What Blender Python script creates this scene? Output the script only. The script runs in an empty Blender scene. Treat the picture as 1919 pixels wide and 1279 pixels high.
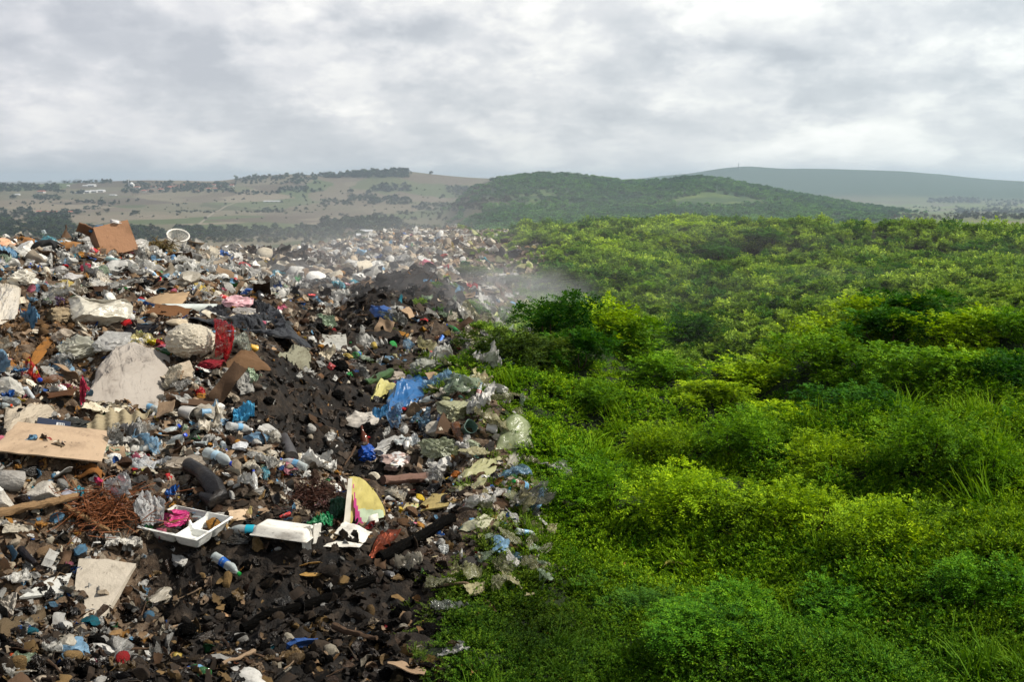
import bpy, bmesh, math, random
import numpy as np
from mathutils import Vector, Matrix, Euler, Quaternion

# ------------------------------------------------------------------ camera, sky, sun, exposure
SC = bpy.context.scene
COL = SC.collection
W0, H0, F0 = 1919.0, 1279.0, 1883.0           # photograph size and focal length in its pixels
PITCH = math.atan((H0/2-340.0)/F0)             # true horizon sits on row 340
CZ = 2.5
cam = bpy.data.cameras.new('camera'); camo = bpy.data.objects.new('camera', cam); COL.objects.link(camo)
cam.sensor_width = 36.0; cam.lens = 36.0*F0/W0; cam.clip_start = 0.1; cam.clip_end = 60000
camo.location = (0, 0, CZ); camo.rotation_euler = (math.pi/2-PITCH, 0, 0)
SC.camera = camo
SC.view_settings.view_transform = 'Standard'; SC.view_settings.look = 'None'
SC.view_settings.exposure = 0.3; SC.view_settings.gamma = 1.0
SC.render.engine = 'CYCLES'
cy = SC.cycles
cy.max_bounces = 6; cy.diffuse_bounces = 3; cy.glossy_bounces = 2; cy.transmission_bounces = 4
cy.transparent_max_bounces = 10; cy.volume_bounces = 0
cy.sample_clamp_indirect = 4.0

SUN_ELEV, SUN_AZ = math.radians(49), math.radians(88)      # azimuth from +Y towards +X (sun up on the right, a little ahead)
sd = bpy.data.lights.new('sun', 'SUN'); so = bpy.data.objects.new('sun', sd); COL.objects.link(so)
sd.energy = 4.6; sd.angle = math.radians(1.5); sd.color = (1.0, 0.94, 0.84)
sdir = Vector((math.sin(SUN_AZ)*math.cos(SUN_ELEV), math.cos(SUN_AZ)*math.cos(SUN_ELEV), math.sin(SUN_ELEV)))
so.rotation_euler = sdir.to_track_quat('Z', 'Y').to_euler()

def lin(c):
    out = []
    for v in c[:3]:
        v = v/255.0
        out.append(v/12.92 if v <= 0.04045 else ((v+0.055)/1.055)**2.4)
    return tuple(out)+(1.0,)

class NT:
    def __init__(s, tree): s.t = tree; tree.nodes.clear()
    def n(s, kind, **kw):
        nd = s.t.nodes.new('ShaderNode'+kind)
        for k, v in kw.items(): setattr(nd, k, v)
        return nd
    def l(s, a, b): s.t.links.new(a, b)
    def put(s, sock, v):
        if isinstance(v, bpy.types.NodeSocket): s.l(v, sock)
        else: sock.default_value = v
    def math(s, op, a, b=0.0, c=0.0, clamp=False):
        m = s.n('Math', operation=op, use_clamp=clamp); s.put(m.inputs[0], a); s.put(m.inputs[1], b)
        if op in ('MULTIPLY_ADD',): s.put(m.inputs[2], c)
        return m.outputs[0]
    def mix(s, f, a, b, blend='MIX'):
        m = s.n('Mix', data_type='RGBA', blend_type=blend); s.put(m.inputs[0], f); s.put(m.inputs[6], a); s.put(m.inputs[7], b)
        return m.outputs[2]
    def noise(s, vec, scale, detail=4.0, rough=0.55, dist=0.0):
        m = s.n('TexNoise'); s.l(vec, m.inputs['Vector']) if vec else None
        m.inputs['Scale'].default_value = scale; m.inputs['Detail'].default_value = detail
        m.inputs['Roughness'].default_value = rough; m.inputs['Distortion'].default_value = dist
        return m
    def ramp(s, f, stops):
        m = s.n('ValToRGB'); s.put(m.inputs[0], f); e = m.color_ramp.elements
        while len(e) < len(stops): e.new(0.5)
        for el, (p, c) in zip(e, stops): el.position = p; el.color = c if len(c) == 4 else tuple(c)+(1,)
        return m.outputs[0]
    def rng(s, v, a, b, c, d, smooth=False):
        m = s.n('MapRange', interpolation_type='SMOOTHSTEP' if smooth else 'LINEAR'); s.put(m.inputs[0], v)
        for i, x in enumerate((a, b, c, d)): m.inputs[i+1].default_value = x
        return m.outputs[0]

def build_world():
    w = bpy.data.worlds.new('World'); SC.world = w; w.use_nodes = True
    T = NT(w.node_tree)
    out = T.n('OutputWorld')
    sky = T.n('TexSky', sky_type='NISHITA', sun_disc=False, sun_elevation=SUN_ELEV, sun_rotation=SUN_AZ)
    bg = T.n('Background'); T.l(sky.outputs[0], bg.inputs[0]); bg.inputs[1].default_value = 0.1
    tc = T.n('TexCoord'); g = tc.outputs['Generated']
    sep = T.n('SeparateXYZ'); T.l(g, sep.inputs[0])
    az = T.math('ARCTAN2', sep.outputs[0], sep.outputs[1])
    el = T.math('ARCSINE', sep.outputs[2])
    zz = T.math('ADD', T.math('MAXIMUM', sep.outputs[2], 0.0), 0.20)
    cmb = T.n('CombineXYZ'); T.l(T.math('MULTIPLY', az, 3.2), cmb.inputs[0]); T.l(T.math('MULTIPLY', T.math('POWER', T.math('MAXIMUM', T.math('ADD', el, .03), .001), .7), 5.2), cmb.inputs[1])
    up_ = T.n('VectorMath', operation='ADD'); T.l(cmb.outputs[0], up_.inputs[0]); up_.inputs[1].default_value = (.05, .09, 0)
    # warped (azimuth, elevation) for the individual cloud masses
    wn = T.noise(cmb.outputs[0], 2.6, 9, 0.62)
    wsep = T.n('SeparateColor'); T.l(wn.outputs['Color'], wsep.inputs[0])
    azw = T.math('ADD', az, T.math('MULTIPLY', T.math('SUBTRACT', wsep.outputs[0], 0.5), 0.26))
    elw = T.math('ADD', el, T.math('MULTIPLY', T.math('SUBTRACT', wsep.outputs[1], 0.5), 0.085))
    n1 = T.noise(cmb.outputs[0], 1.25, 10, 0.52, 0.15).outputs[0]
    n2 = T.noise(cmb.outputs[0], 3.0, 10, 0.57, 0.1).outputs[0]
    n2b = T.noise(up_.outputs[0], 3.0, 10, 0.57, 0.1).outputs[0]
    val = T.math('ADD', T.math('MULTIPLY', T.math('SUBTRACT', n1, 0.5), 0.55), T.math('MULTIPLY', T.math('SUBTRACT', n2, 0.5), 0.2))
    # (azimuth, elevation, half width, half height in degrees, lift)
    blobs = [(-5.5, 9.6, 5.0, 1.0, .16), (-7.2, 3.9, 2.3, .8, .15), (-26, 3.6, 4, .9, .06), (2.5, 8.4, 6, 2.2, .10), (23.5, 6.6, 5.5, .9, .13),
             (17, 6.3, 4.0, .7, .13), (13, 2.0, 3.0, .8, .13), (20, 2.2, 6, .9, .12), (10, 9.8, 7, .9, .16), (25, 9.4, 3.5, .8, .08), (-15, 9.9, 4, 1.0, .09),
             (-5.5, 8.2, 4.3, .55, -.20), (-16.5, 6.8, 1.7, 1.0, -.16), (-26, 7.5, 7, 2.4, -.10), (12.5, 7.1, 7.0, .7, -.15), (22.5, 5.2, 7, .8, -.12), (26, 8.2, 4, .9, -.10),
             (-20, 1.0, 15, 1.8, -.13), (10, .3, 14, 1.0, .02), (5, 3.6, 7, .9, -.07), (-13, 4.8, 4, 1.2, .05)]
    val = T.math('ADD', val, T.math('MULTIPLY', T.math('SUBTRACT', n2, n2b), .5))
    n3 = T.noise(cmb.outputs[0], 8.5, 10, .6, .25).outputs[0]; n3b = T.noise(up_.outputs[0], 8.5, 10, .6, .25).outputs[0]
    val = T.math('ADD', val, T.math('MULTIPLY', T.math('SUBTRACT', n3, n3b), T.rng(n1, .42, .62, .03, .30)))
    nB = T.noise(cmb.outputs[0], 2.0, 12, .56, .1).outputs[0]; nC = T.noise(cmb.outputs[0], 4.6, 12, .58, .1).outputs[0]
    val = T.math('ADD', val, T.math('MULTIPLY', T.math('SUBTRACT', T.rng(nB, .46, .57, 0, 1, True), .5), .19))
    val = T.math('ADD', val, T.math('MULTIPLY', T.math('SUBTRACT', T.rng(nC, .47, .57, 0, 1, True), .5), .075))
    D = math.pi/180
    for a, e, sa, se, v in blobs:
        dx = T.math('DIVIDE', T.math('SUBTRACT', azw, a*D), sa*D); dy = T.math('DIVIDE', T.math('SUBTRACT', elw, e*D), se*D)
        q = T.math('ADD', T.math('MULTIPLY', dx, dx), T.math('MULTIPLY', dy, dy))
        gsn = T.math('EXPONENT', T.math('MULTIPLY', q, -0.9))
        val = T.math('ADD', val, T.math('MULTIPLY', gsn, v*1.2))
    val = T.math('ADD', val, T.math('MULTIPLY', az, 0.17))
    val = T.math('ADD', val, T.rng(el, .06, 0, 0, .16))
    v01 = T.rng(val, -0.34, 0.36, 0, 1)
    col = T.ramp(v01, [(0.0, lin((178, 182, 188))), (0.28, lin((195, 198, 202))), (0.5, lin((212, 213, 215))), (0.72, lin((229, 229, 227))), (1.0, lin((249, 247, 243)))])
    # the left of the sky leans to violet grey, the right to blue green
    tint = T.ramp(T.rng(az, -0.5, 0.5, 0, 1), [(0.0, (1.0, .975, .985, 1)), (0.5, (1, .995, .985, 1)), (1.0, (.965, 1.0, 1.0, 1))])
    col = T.mix(1.0, col, tint, 'MULTIPLY')
    col = T.mix(1.0, col, T.ramp(T.rng(sep.outputs[2], .2, .75, 0, 1, True), [(0, (1, 1, 1, 1)), (1, (.34, .36, .40, 1))]), 'MULTIPLY')
    b2 = T.n('Background'); T.l(col, b2.inputs[0]); b2.inputs[1].default_value = 1.06
    mx = T.n('MixShader'); mx.inputs[0].default_value = 0.93
    T.l(bg.outputs[0], mx.inputs[1]); T.l(b2.outputs[0], mx.inputs[2]); T.l(mx.outputs[0], out.inputs[0])
build_world()

# ------------------------------------------------------------------ numbers
R = random.Random(7)
NR = np.random.default_rng(7)
_perm = np.random.default_rng(3).permutation(256); _perm = np.concatenate([_perm, _perm, _perm])
_G = np.random.default_rng(4).normal(size=(256, 3)); _G /= np.linalg.norm(_G, axis=1)[:, None]
def pn(P, seed=0):
    P = np.asarray(P, float)+seed*17.37
    i = np.floor(P).astype(int); f = P-i; i &= 255
    u = f*f*f*(f*(f*6-15)+10)
    res = np.zeros(len(P))
    for dx in (0, 1):
        for dy in (0, 1):
            for dz in (0, 1):
                h = _perm[_perm[_perm[i[:, 0]+dx]+i[:, 1]+dy]+i[:, 2]+dz]
                g = _G[h]
                dt = g[:, 0]*(f[:, 0]-dx)+g[:, 1]*(f[:, 1]-dy)+g[:, 2]*(f[:, 2]-dz)
                w = (u[:, 0] if dx else 1-u[:, 0])*(u[:, 1] if dy else 1-u[:, 1])*(u[:, 2] if dz else 1-u[:, 2])
                res += dt*w
    return res*1.5
def fbm(P, octs=4, seed=0, rough=0.5):
    P = np.asarray(P, float); a, s, out = 1.0, 1.0, 0
    for k in range(octs):
        out = out+a*pn(P*s, seed+k*5); a *= rough; s *= 2.03
    return out
def sstep(a, b, x):
    t = np.clip((x-a)/(b-a), 0, 1); return t*t*(3-2*t)

# ------------------------------------------------------------------ mesh helpers
def np_mesh(name, V, F, smooth=True, angle=None):
    """V (n,3), F (m,k) array or list of tuples"""
    me = bpy.data.meshes.new(name); V = np.asarray(V, np.float32)
    if isinstance(F, np.ndarray):
        m, k = F.shape
        me.vertices.add(len(V)); me.vertices.foreach_set('co', V.ravel())
        me.loops.add(m*k); me.loops.foreach_set('vertex_index', F.astype(np.int32).ravel())
        me.polygons.add(m); me.polygons.foreach_set('loop_start', np.arange(0, m*k, k, dtype=np.int32))
        me.update(calc_edges=True)
    else:
        me.from_pydata(V.tolist(), [], [tuple(f) for f in F]); me.update()
    me.polygons.foreach_set('use_smooth', np.full(len(me.polygons), bool(smooth)))
    if smooth and angle: me.set_sharp_from_angle(angle=math.radians(angle))
    return me
def grid_faces(nx, ny):
    i, j = np.meshgrid(np.arange(nx-1), np.arange(ny-1), indexing='ij')
    a = (i*ny+j).ravel()
    return np.stack([a, a+ny, a+ny+1, a+1], 1)
def grid_uv(nx, ny):
    x, y = np.meshgrid(np.linspace(-.5, .5, nx), np.linspace(-.5, .5, ny), indexing='ij')
    return x.ravel(), y.ravel()
def solid(V, F, t):
    """give a sheet of quads an even thickness t (constant offset along the vertex normals)"""
    V = np.asarray(V, float); F = np.asarray(F); fn = np.cross(V[F[:, 2]]-V[F[:, 0]], V[F[:, 3]]-V[F[:, 1]]); n = np.zeros_like(V)
    for k in range(4): np.add.at(n, F[:, k], fn)
    n /= np.linalg.norm(n, axis=1)[:, None]+1e-12; N = len(V); cnt = {}
    for f in F.tolist():
        for a, b in zip(f, f[1:]+f[:1]): cnt[(a, b)] = 1
    side = [[b, a, a+N, b+N] for (a, b) in cnt if (b, a) not in cnt]
    return np.concatenate([V, V-n*t]), F.tolist()+[[q+N for q in f[::-1]] for f in F.tolist()]+side
_ico = {}
def ico(sub):
    if sub not in _ico:
        bm = bmesh.new(); bmesh.ops.create_icosphere(bm, subdivisions=sub, radius=1.0)
        _ico[sub] = (np.array([v.co[:] for v in bm.verts]), np.array([[v.index for v in f.verts] for f in bm.faces])); bm.free()
    v, f = _ico[sub]; return v.copy(), f
def join(parts):
    V, F, o = [], [], 0
    for v, f in parts:
        V.append(np.asarray(v)); F += [[i+o for i in q] for q in (f.tolist() if isinstance(f, np.ndarray) else f)]; o += len(v)
    return np.concatenate(V), F
def rotm(x=0, y=0, z=0): return np.array(Euler((math.radians(x), math.radians(y), math.radians(z))).to_matrix())
def norm_box(V, floor=True):
    V = V-(V.max(0)+V.min(0))/2; V = V/max(np.ptp(V[:, 0]), np.ptp(V[:, 1]), 1e-6)
    if floor: V[:, 2] -= V[:, 2].min()
    return V
def lathe(prof, seg=16, close=True):
    """prof: (radius, x) pairs; the axis is x"""
    P = np.array(prof, float); a = np.linspace(0, 2*np.pi, seg, endpoint=False)
    V = np.stack([np.repeat(P[:, 1], seg), np.outer(P[:, 0], np.cos(a)).ravel(), np.outer(P[:, 0], np.sin(a)).ravel()], 1)
    F = []
    for i in range(len(P)-1):
        for j in range(seg):
            k = (j+1) % seg; F.append([i*seg+j, i*seg+k, (i+1)*seg+k, (i+1)*seg+j])
    if close: F.append(list(range(seg))[::-1]); F.append([(len(P)-1)*seg+j for j in range(seg)])
    return V, F
def tube(pts, rad, seg=7, seed=None, rough=0.0):
    pts = np.array(pts, float); n = len(pts); rad = np.broadcast_to(np.asarray(rad, float), (n,))
    T = np.gradient(pts, axis=0); T /= np.linalg.norm(T, axis=1)[:, None]+1e-9
    up = np.array([0, 0, 1.0]) if abs(T[:, 2]).mean() < .8 else np.array([1.0, 0, 0])
    A = np.cross(T, up); A /= np.linalg.norm(A, axis=1)[:, None]+1e-9; B = np.cross(A, T)
    a = np.linspace(0, 2*np.pi, seg, endpoint=False)
    V = pts[:, None, :]+rad[:, None, None]*(np.cos(a)[None, :, None]*A[:, None, :]+np.sin(a)[None, :, None]*B[:, None, :])
    V = V.reshape(-1, 3)
    if rough: V = V+rough*np.stack([pn(V/max(rad.max(), 1e-6)*.9, (seed or 0)+k) for k in range(3)], 1)*rad.max()
    F = []
    for i in range(n-1):
        for j in range(seg):
            k = (j+1) % seg; F.append([i*seg+j, i*seg+k, (i+1)*seg+k, (i+1)*seg+j])
    F.append(list(range(seg))); F.append([(n-1)*seg+j for j in range(seg)][::-1])
    return V, F
def box(cx, cyy, cz, sx, sy, sz, M=None, bev=0.0):
    bm = bmesh.new(); bmesh.ops.create_cube(bm, size=1.0)
    for v in bm.verts: v.co = Vector((v.co.x*sx, v.co.y*sy, v.co.z*sz))
    if bev: bmesh.ops.bevel(bm, geom=bm.edges[:], offset=bev, segments=1, affect='EDGES')
    V = np.array([v.co[:] for v in bm.verts]); F = [[v.index for v in f.verts] for f in bm.faces]; bm.free()
    if M is not None: V = V@np.asarray(M).T
    return V+np.array([cx, cyy, cz]), F

# ------------------------------------------------------------------ terrain: rows of the slope against distance, turned into heights
NEAR = {   # azimuth column: (distance in metres, row at which the ground lies)
 -150: [(3, 1560), (4.2, 1290), (5, 1110), (6, 900), (7.5, 765), (9, 660), (11, 600), (13, 560), (16, 520), (19, 490), (22, 464), (24, 470), (28, 560), (40, 545), (70, 505), (140, 485)],
 0: [(3, 1560), (4.2, 1285), (5, 1110), (6, 900), (7.5, 765), (9, 660), (11, 600), (13, 560), (16, 522), (19, 490), (22, 466), (24, 472), (28, 560), (40, 545), (70, 505), (140, 485)],
 210: [(3, 1560), (4.2, 1280), (5, 1110), (6, 900), (7.5, 765), (9, 662), (11, 602), (13, 562), (16, 522), (19, 490), (22, 464), (24, 470), (28, 560), (40, 545), (70, 505), (140, 485)],
 330: [(3, 1560), (4.2, 1280), (5, 1110), (6, 905), (7.5, 765), (9, 665), (11, 602), (13, 566), (16, 530), (19, 500), (22, 474), (24, 478), (28, 540), (40, 510), (60, 486), (90, 492), (140, 495)],
 420: [(3, 1560), (4.2, 1280), (5, 1115), (6, 910), (7.5, 770), (9, 672), (11, 606), (13, 572), (16, 548), (20, 520), (25, 505), (32, 500), (45, 484), (70, 478), (90, 488), (140, 495)],
 500: [(3, 1560), (4.2, 1280), (5, 1120), (6, 920), (7.5, 785), (9, 680), (11, 604), (13, 588), (15, 590), (20, 556), (27, 520), (34, 486), (38, 482), (44, 500), (55, 486), (75, 480), (95, 490), (140, 495)],
 560: [(3, 1560), (4.2, 1280), (5, 1140), (6, 950), (7.5, 850), (8.3, 790), (9, 712), (11, 640), (13, 622), (16, 596), (20, 560), (27, 522), (34, 490), (38, 486), (44, 500), (60, 478), (80, 472), (110, 484), (140, 495)],
 640: [(3, 1560), (4.2, 1280), (5, 1140), (6, 960), (7.5, 860), (8.5, 800), (9.3, 712), (11, 664), (14, 628), (18, 580), (24, 536), (32, 510), (45, 484), (65, 466), (85, 460), (110, 472), (140, 485)],
 720: [(3, 1560), (4.2, 1280), (5, 1150), (6, 990), (7.5, 860), (9, 750), (10.5, 690), (13, 630), (17, 572), (20, 540), (23, 520), (26, 532), (32, 515), (42, 490), (62, 462), (82, 440), (100, 436), (120, 448), (140, 470)],
 800: [(3, 1560), (4.2, 1280), (5, 1150), (6, 1000), (7.5, 860), (9, 750), (10.5, 690), (13, 640), (17, 590), (20, 542), (23, 516), (26, 536), (32, 520), (42, 494), (62, 462), (82, 442), (100, 434), (120, 444), (140, 470)],
 880: [(3, 1560), (4.2, 1280), (5.5, 1060), (7, 890), (8.5, 780), (10, 705), (12, 655), (14, 632), (17, 615), (20, 585), (23, 560), (26, 565), (34, 530), (42, 505), (62, 465), (82, 442), (100, 430), (120, 440), (140, 470)],
 960: [(3, 1560), (4.2, 1280), (5.5, 1070), (7, 905), (8.5, 800), (10, 735), (12, 675), (14, 645), (17, 645), (22, 620), (28, 585), (40, 532), (60, 484), (80, 454), (105, 432), (125, 442), (140, 465)],
 1060: [(3, 1560), (4.2, 1280), (5.5, 1080), (7, 920), (8.5, 825), (10, 762), (12, 696), (14, 660), (16, 664), (25, 620), (40, 545), (60, 488), (80, 460), (105, 446), (125, 452), (140, 465)],
 1200: [(3, 1560), (4.2, 1280), (5.5, 1090), (7, 935), (8.5, 845), (10, 785), (12, 728), (14, 692), (16, 700), (25, 655), (35, 602), (50, 534), (70, 484), (90, 458), (110, 452), (130, 462), (140, 470)],
 1320: [(3, 1560), (4.2, 1280), (5.5, 1095), (7, 940), (8.5, 855), (10, 797), (12, 742), (14, 712), (16, 722), (25, 672), (35, 622), (50, 548), (65, 498), (85, 448), (100, 432), (115, 446), (130, 462), (140, 470)],
 1500: [(3, 1560), (4.2, 1285), (5.5, 1090), (7, 935), (8.5, 845), (10, 785), (12, 730), (14, 694), (16, 702), (25, 655), (35, 612), (50, 552), (70, 494), (90, 466), (110, 454), (130, 462), (140, 465)],
 1650: [(3, 1560), (4.2, 1290), (5.5, 1090), (7, 930), (8.5, 825), (10, 752), (12, 690), (14, 658), (16, 662), (25, 634), (40, 572), (60, 504), (80, 472), (110, 456), (130, 462), (140, 465)],
 1800: [(3, 1560), (4.2, 1290), (5.5, 1080), (7, 915), (8.5, 805), (10, 735), (12, 680), (14, 646), (17, 652), (25, 616), (40, 554), (60, 494), (80, 466), (110, 450), (130, 458), (140, 462)],
 1919: [(3, 1560), (4.2, 1290), (5.5, 1080), (7, 910), (8.5, 800), (10, 730), (12, 680), (14, 646), (17, 652), (25, 610), (40, 548), (60, 488), (80, 460), (110, 442), (130, 452), (140, 460)],
 2120: [(3, 1560), (4.2, 1290), (5.5, 1080), (7, 910), (8.5, 800), (10, 730), (12, 680), (14, 646), (17, 652), (25, 610), (40, 548), (60, 488), (80, 460), (110, 442), (130, 452), (140, 460)],
}
def far_profile(u):
    sky_l = np.interp(u, [-150, 0, 120, 240, 330, 400, 460, 560, 620, 680, 740, 770, 800, 850, 900, 1000, 1200], [347, 347, 343, 340, 340, 340, 331, 325, 331, 322, 316, 319, 326, 331, 335, 343, 368])
    g = float(sstep(820, 960, np.array(u)))
    hill = np.interp(u, [800, 850, 920, 960, 1010, 1060, 1100, 1150, 1190, 1250, 1290, 1350, 1372, 1450, 1550, 1650, 1720, 1800, 2100], [366, 352, 338, 331, 325, 327, 331, 338, 341, 338, 332, 335, 342, 356, 374, 389, 397, 402, 404])
    rid = np.interp(u, [900, 1100, 1180, 1300, 1390, 1410, 1480, 1560, 1620, 1700, 1780, 1860, 1919, 2100], [350, 346, 337, 324, 312, 313, 318, 316, 318, 323, 329, 338, 341, 350])
    L = [(400, 535), (700, 486), (1000, 458), (1400, 428), (1800, 408), (2200, 390), (2700, 368), (3200, sky_l), (4200, sky_l+8), (6000, 346), (9000, 344), (14000, 341)]
    pl = float(sstep(1480, 1750, np.array(u)))
    G = [(400, 500), (700, 452*(1-pl)+440*pl), (1000, 428*(1-pl)+424*pl), (1400, (hill*.45+420*.55)*(1-pl)+410*pl), (1700, (hill*.8+410*.2)*(1-pl)+404*pl), (2000, hill), (2300, hill+9), (3200, 398), (4500, 384), (5300, rid*.5+376*.5), (6000, rid), (6600, rid+6), (9000, 348), (14000, 341)]
    rr = np.array([400, 550, 700, 1000, 1400, 1700, 2000, 2300, 2700, 3200, 3700, 4200, 4500, 5300, 6000, 6600, 9000, 14000.])
    li = lambda A: np.interp(np.log(rr), np.log([a for a, b in A]), [b for a, b in A])
    k = lambda a, b: float(sstep(a, b, np.array(u)))
    return rr, np.minimum(li(L)+130*k(960, 1180), li(G)+130*(1-k(770, 900)))
def u_of(th): return 959.5+F0*np.tan(np.clip(th, -.6, .6))*1.01
_cols = sorted(NEAR)
RN = np.exp(np.linspace(math.log(.4), math.log(3), 12)[:-1]).tolist()+np.exp(np.linspace(math.log(3), math.log(140), 520)).tolist()
RN = np.array(RN)
RF = np.exp(np.linspace(math.log(140), math.log(14000), 300))
def theta_list(fine):
    a = math.radians(34)
    mid = np.arange(-a, a+1e-6, math.radians(fine)); side = np.radians(np.arange(36, 180.1, 4))
    return np.concatenate([-side[::-1], mid, side])
TN = theta_list(.07); TF = theta_list(.13)
def rows_near(TH, RR):
    u = u_of(TH); tab = np.array([np.interp(np.log(RR), np.log([a for a, b in NEAR[c]]), [b for a, b in NEAR[c]]) for c in _cols])
    k = np.clip(np.searchsorted(_cols, u)-1, 0, len(_cols)-2); c0 = np.array(_cols)[k]; c1 = np.array(_cols)[k+1]
    t = np.clip((u-c0)/(c1-c0), 0, 1); t = t*t*(3-2*t)*.5+t*.5
    return tab[k]*(1-t)[:, None]+tab[k+1]*t[:, None]
def rows_to_z(rows, TH, RR):
    y = RR[None, :]*np.cos(np.clip(TH, -.56, .56))[:, None]
    return CZ+y*np.tan(np.arctan((H0/2-rows)/F0)-PITCH)
UB_R = [3, 4.2, 5, 6, 7, 8.5, 10, 12, 16, 20, 30, 50, 110]
UB_U = [760, 800, 850, 935, 960, 915, 850, 800, 880, 905, 955, 985, 950]
def green_mask(u, r, soft=70):
    u = np.asarray(u, float); r = np.asarray(r, float); b = np.interp(np.log(r), np.log(UB_R), UB_U)
    q = np.stack([(u/150).ravel(), (np.log(r)*5).ravel()+0*u.ravel(), 0*u.ravel()+3.3], 1); b = b+(75*pn(q, 90)+45*pn(q*2.7, 91)).reshape(u.shape)
    return sstep(-soft, soft, u-b)
def burn_mask(u, r):
    g = lambda u0, r0, su, sr: np.exp(-((u-u0)/su)**2-((np.log(r/r0))/sr)**2)
    b = sstep(6.0, 5.2, r)*sstep(170, 330, u)+.9*sstep(4.9, 4.3, r)
    b = b+1.5*g(600, 8.3, 165, .19)+.9*g(500, 7.0, 110, .10)+.95*g(800, 19.5, 130, .30)+.8*g(530, 34, 75, .12)+.75*g(640, 17, 130, .34)+.7*g(700, 12, 120, .2)+.5*g(830, 6.4, 60, .1)+.5*g(1000, 4.6, 200, .12)
    return np.clip(b, 0, 1)
def soil_mask(u, r):
    return sstep(300, 160, u)*sstep(5.9, 5.3, r)
def terrain_near():
    z = rows_to_z(rows_near(TN, RN), TN, RN)
    TH, RR = np.meshgrid(TN, RN, indexing='ij'); X = RR*np.sin(TH); Y = RR*np.cos(TH)
    u = u_of(TH); g = green_mask(u, RR, 50); P = np.stack([X.ravel(), Y.ravel(), np.zeros(X.size)], 1)
    farf = sstep(10, 30, RR).ravel(); gr = g.ravel(); rr = RR.ravel()
    fade = sstep(1.5, 3.5, rr)*sstep(140, 118, rr)
    n = (.20+.06*gr)*pn(P/.95, 1)+.09*pn(P/.34, 2)+(1-gr)*.30*pn(P/2.1, 13)*sstep(4.5, 6.5, rr)+gr*.22*pn(P/2.1, 12)*sstep(4.5, 6.5, rr)
    n = n+(1-gr)*(.035*(1-2*abs(pn(P/.15, 3)))+.022*pn(P/.06, 4))
    m = .30*pn(P/3.4, 5)+.20*pn(P/1.3, 6)+(1-gr)*.16*(1-2*abs(pn(P/.7, 7)))
    s = 1.7*pn(P/15, 8)+.9*pn(P/6, 9)
    dz = (1-farf)*n+farf*((1-gr)*m+gr*(s*sstep(22, 50, rr)+.25*pn(P/2.2, 10)))
    for u0, r0, rad, up in ((790, 21, 1.1, .34), (850, 19, .8, .3), (530, 35, 1.7, .2), (690, 16, .9, .34), (610, 25, 1.2, .2), (905, 26, 1.4, .3)):
        t0 = math.atan((u0-959.5)/F0/1.01); d2 = ((X-r0*math.sin(t0))**2+(Y-r0*math.cos(t0))**2).ravel(); dz = dz+up*np.exp(-d2/rad**2)*(1+.5*pn(P/.6, 14))
    dz = dz-gr*sstep(70, 100, rr)*.75
    for u0, r0, rx, ry, up in ((1330, 66, 13, 12, 1.3), (1180, 62, 7, 8, .7), (1430, 34, 10, 11, -1.5), (1720, 13.4, 2.4, 1.5, .28), (1880, 13.2, 1.6, 1.5, .2), (1090, 12.8, 1.6, 1.2, .22), (1760, 58, 12, 10, .6), (1130, 34, 6, 6, -.5)):
        t0 = math.atan((u0-959.5)/F0/1.01); dz = dz+up*np.exp(-((X-r0*math.sin(t0))/rx)**2-((Y-r0*math.cos(t0))/ry)**2).ravel()
    return TH, RR, X, Y, z+(dz*fade).reshape(z.shape)
THN, RRN, XN, YN, ZN = terrain_near()
def terrain_far():
    rn = rows_near(TF, np.array([140.0]))[:, 0]
    rows = np.zeros((len(TF), len(RF)))
    uu = np.linspace(-150, 2120, 150); tab = []
    for c in uu:
        rr, v = far_profile(c); tab.append(v)
    tab = np.array(tab)
    for k in range(3): tab[1:-1] = tab[1:-1]*.5+.25*(tab[:-2]+tab[2:])
    ft = np.clip((u_of(TF)-uu[0])/(uu[1]-uu[0]), 0, len(uu)-1.001); k = ft.astype(int); t = (ft-k)[:, None]
    tb = tab[k]*(1-t)+tab[k+1]*t
    for i in range(len(TF)):
        rows[i] = np.interp(np.log(RF), np.log(np.concatenate([[140, 230], rr])), np.concatenate([[rn[i], 545], tb[i]]))
    z = rows_to_z(rows, TF, RF)
    TH, RR = np.meshgrid(TF, RF, indexing='ij'); X = RR*np.sin(TH); Y = RR*np.cos(TH)
    P = np.stack([X.ravel(), Y.ravel(), 0*X.ravel()], 1)
    n = 5*pn(P/420, 21)+2.2*pn(P/160, 22)
    z = z+(n*sstep(500, 900, RR.ravel())).reshape(z.shape)*np.clip(RR/2200, .4, 1.6)
    z[:, 0] = np.interp(TF, TN, ZN[:, -1])
    return TH, RR, X, Y, z
THF, RRF, XF, YF, ZF = terrain_far()
def height(x, y):
    x = np.asarray(x, float); y = np.asarray(y, float); th = np.arctan2(x, y); r = np.hypot(x, y)
    out = np.zeros(np.shape(r))
    for T, RR, Z, sel in ((TN, RN, ZN, r <= 140), (TF, RF, ZF, r > 140)):
        if not np.any(sel): continue
        a = np.clip(np.interp(th[sel], T, np.arange(len(T))), 0, len(T)-1.001); b = np.clip(np.interp(np.log(r[sel]), np.log(RR), np.arange(len(RR))), 0, len(RR)-1.001)
        i, j = a.astype(int), b.astype(int); fa, fb = a-i, b-j
        out[sel] = Z[i, j]*(1-fa)*(1-fb)+Z[i+1, j]*fa*(1-fb)+Z[i, j+1]*(1-fa)*fb+Z[i+1, j+1]*fa*fb
    return out
def hgt(x, y): return float(height(np.array([x]), np.array([y]))[0])
def normal_at(x, y, e=.12):
    h = height(np.array([x-e, x+e, x, x]), np.array([y, y, y-e, y+e]))
    return Vector((h[0]-h[1], h[2]-h[3], 2*e)).normalized()
_cp, _sp = math.cos(PITCH), math.sin(PITCH)
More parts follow.
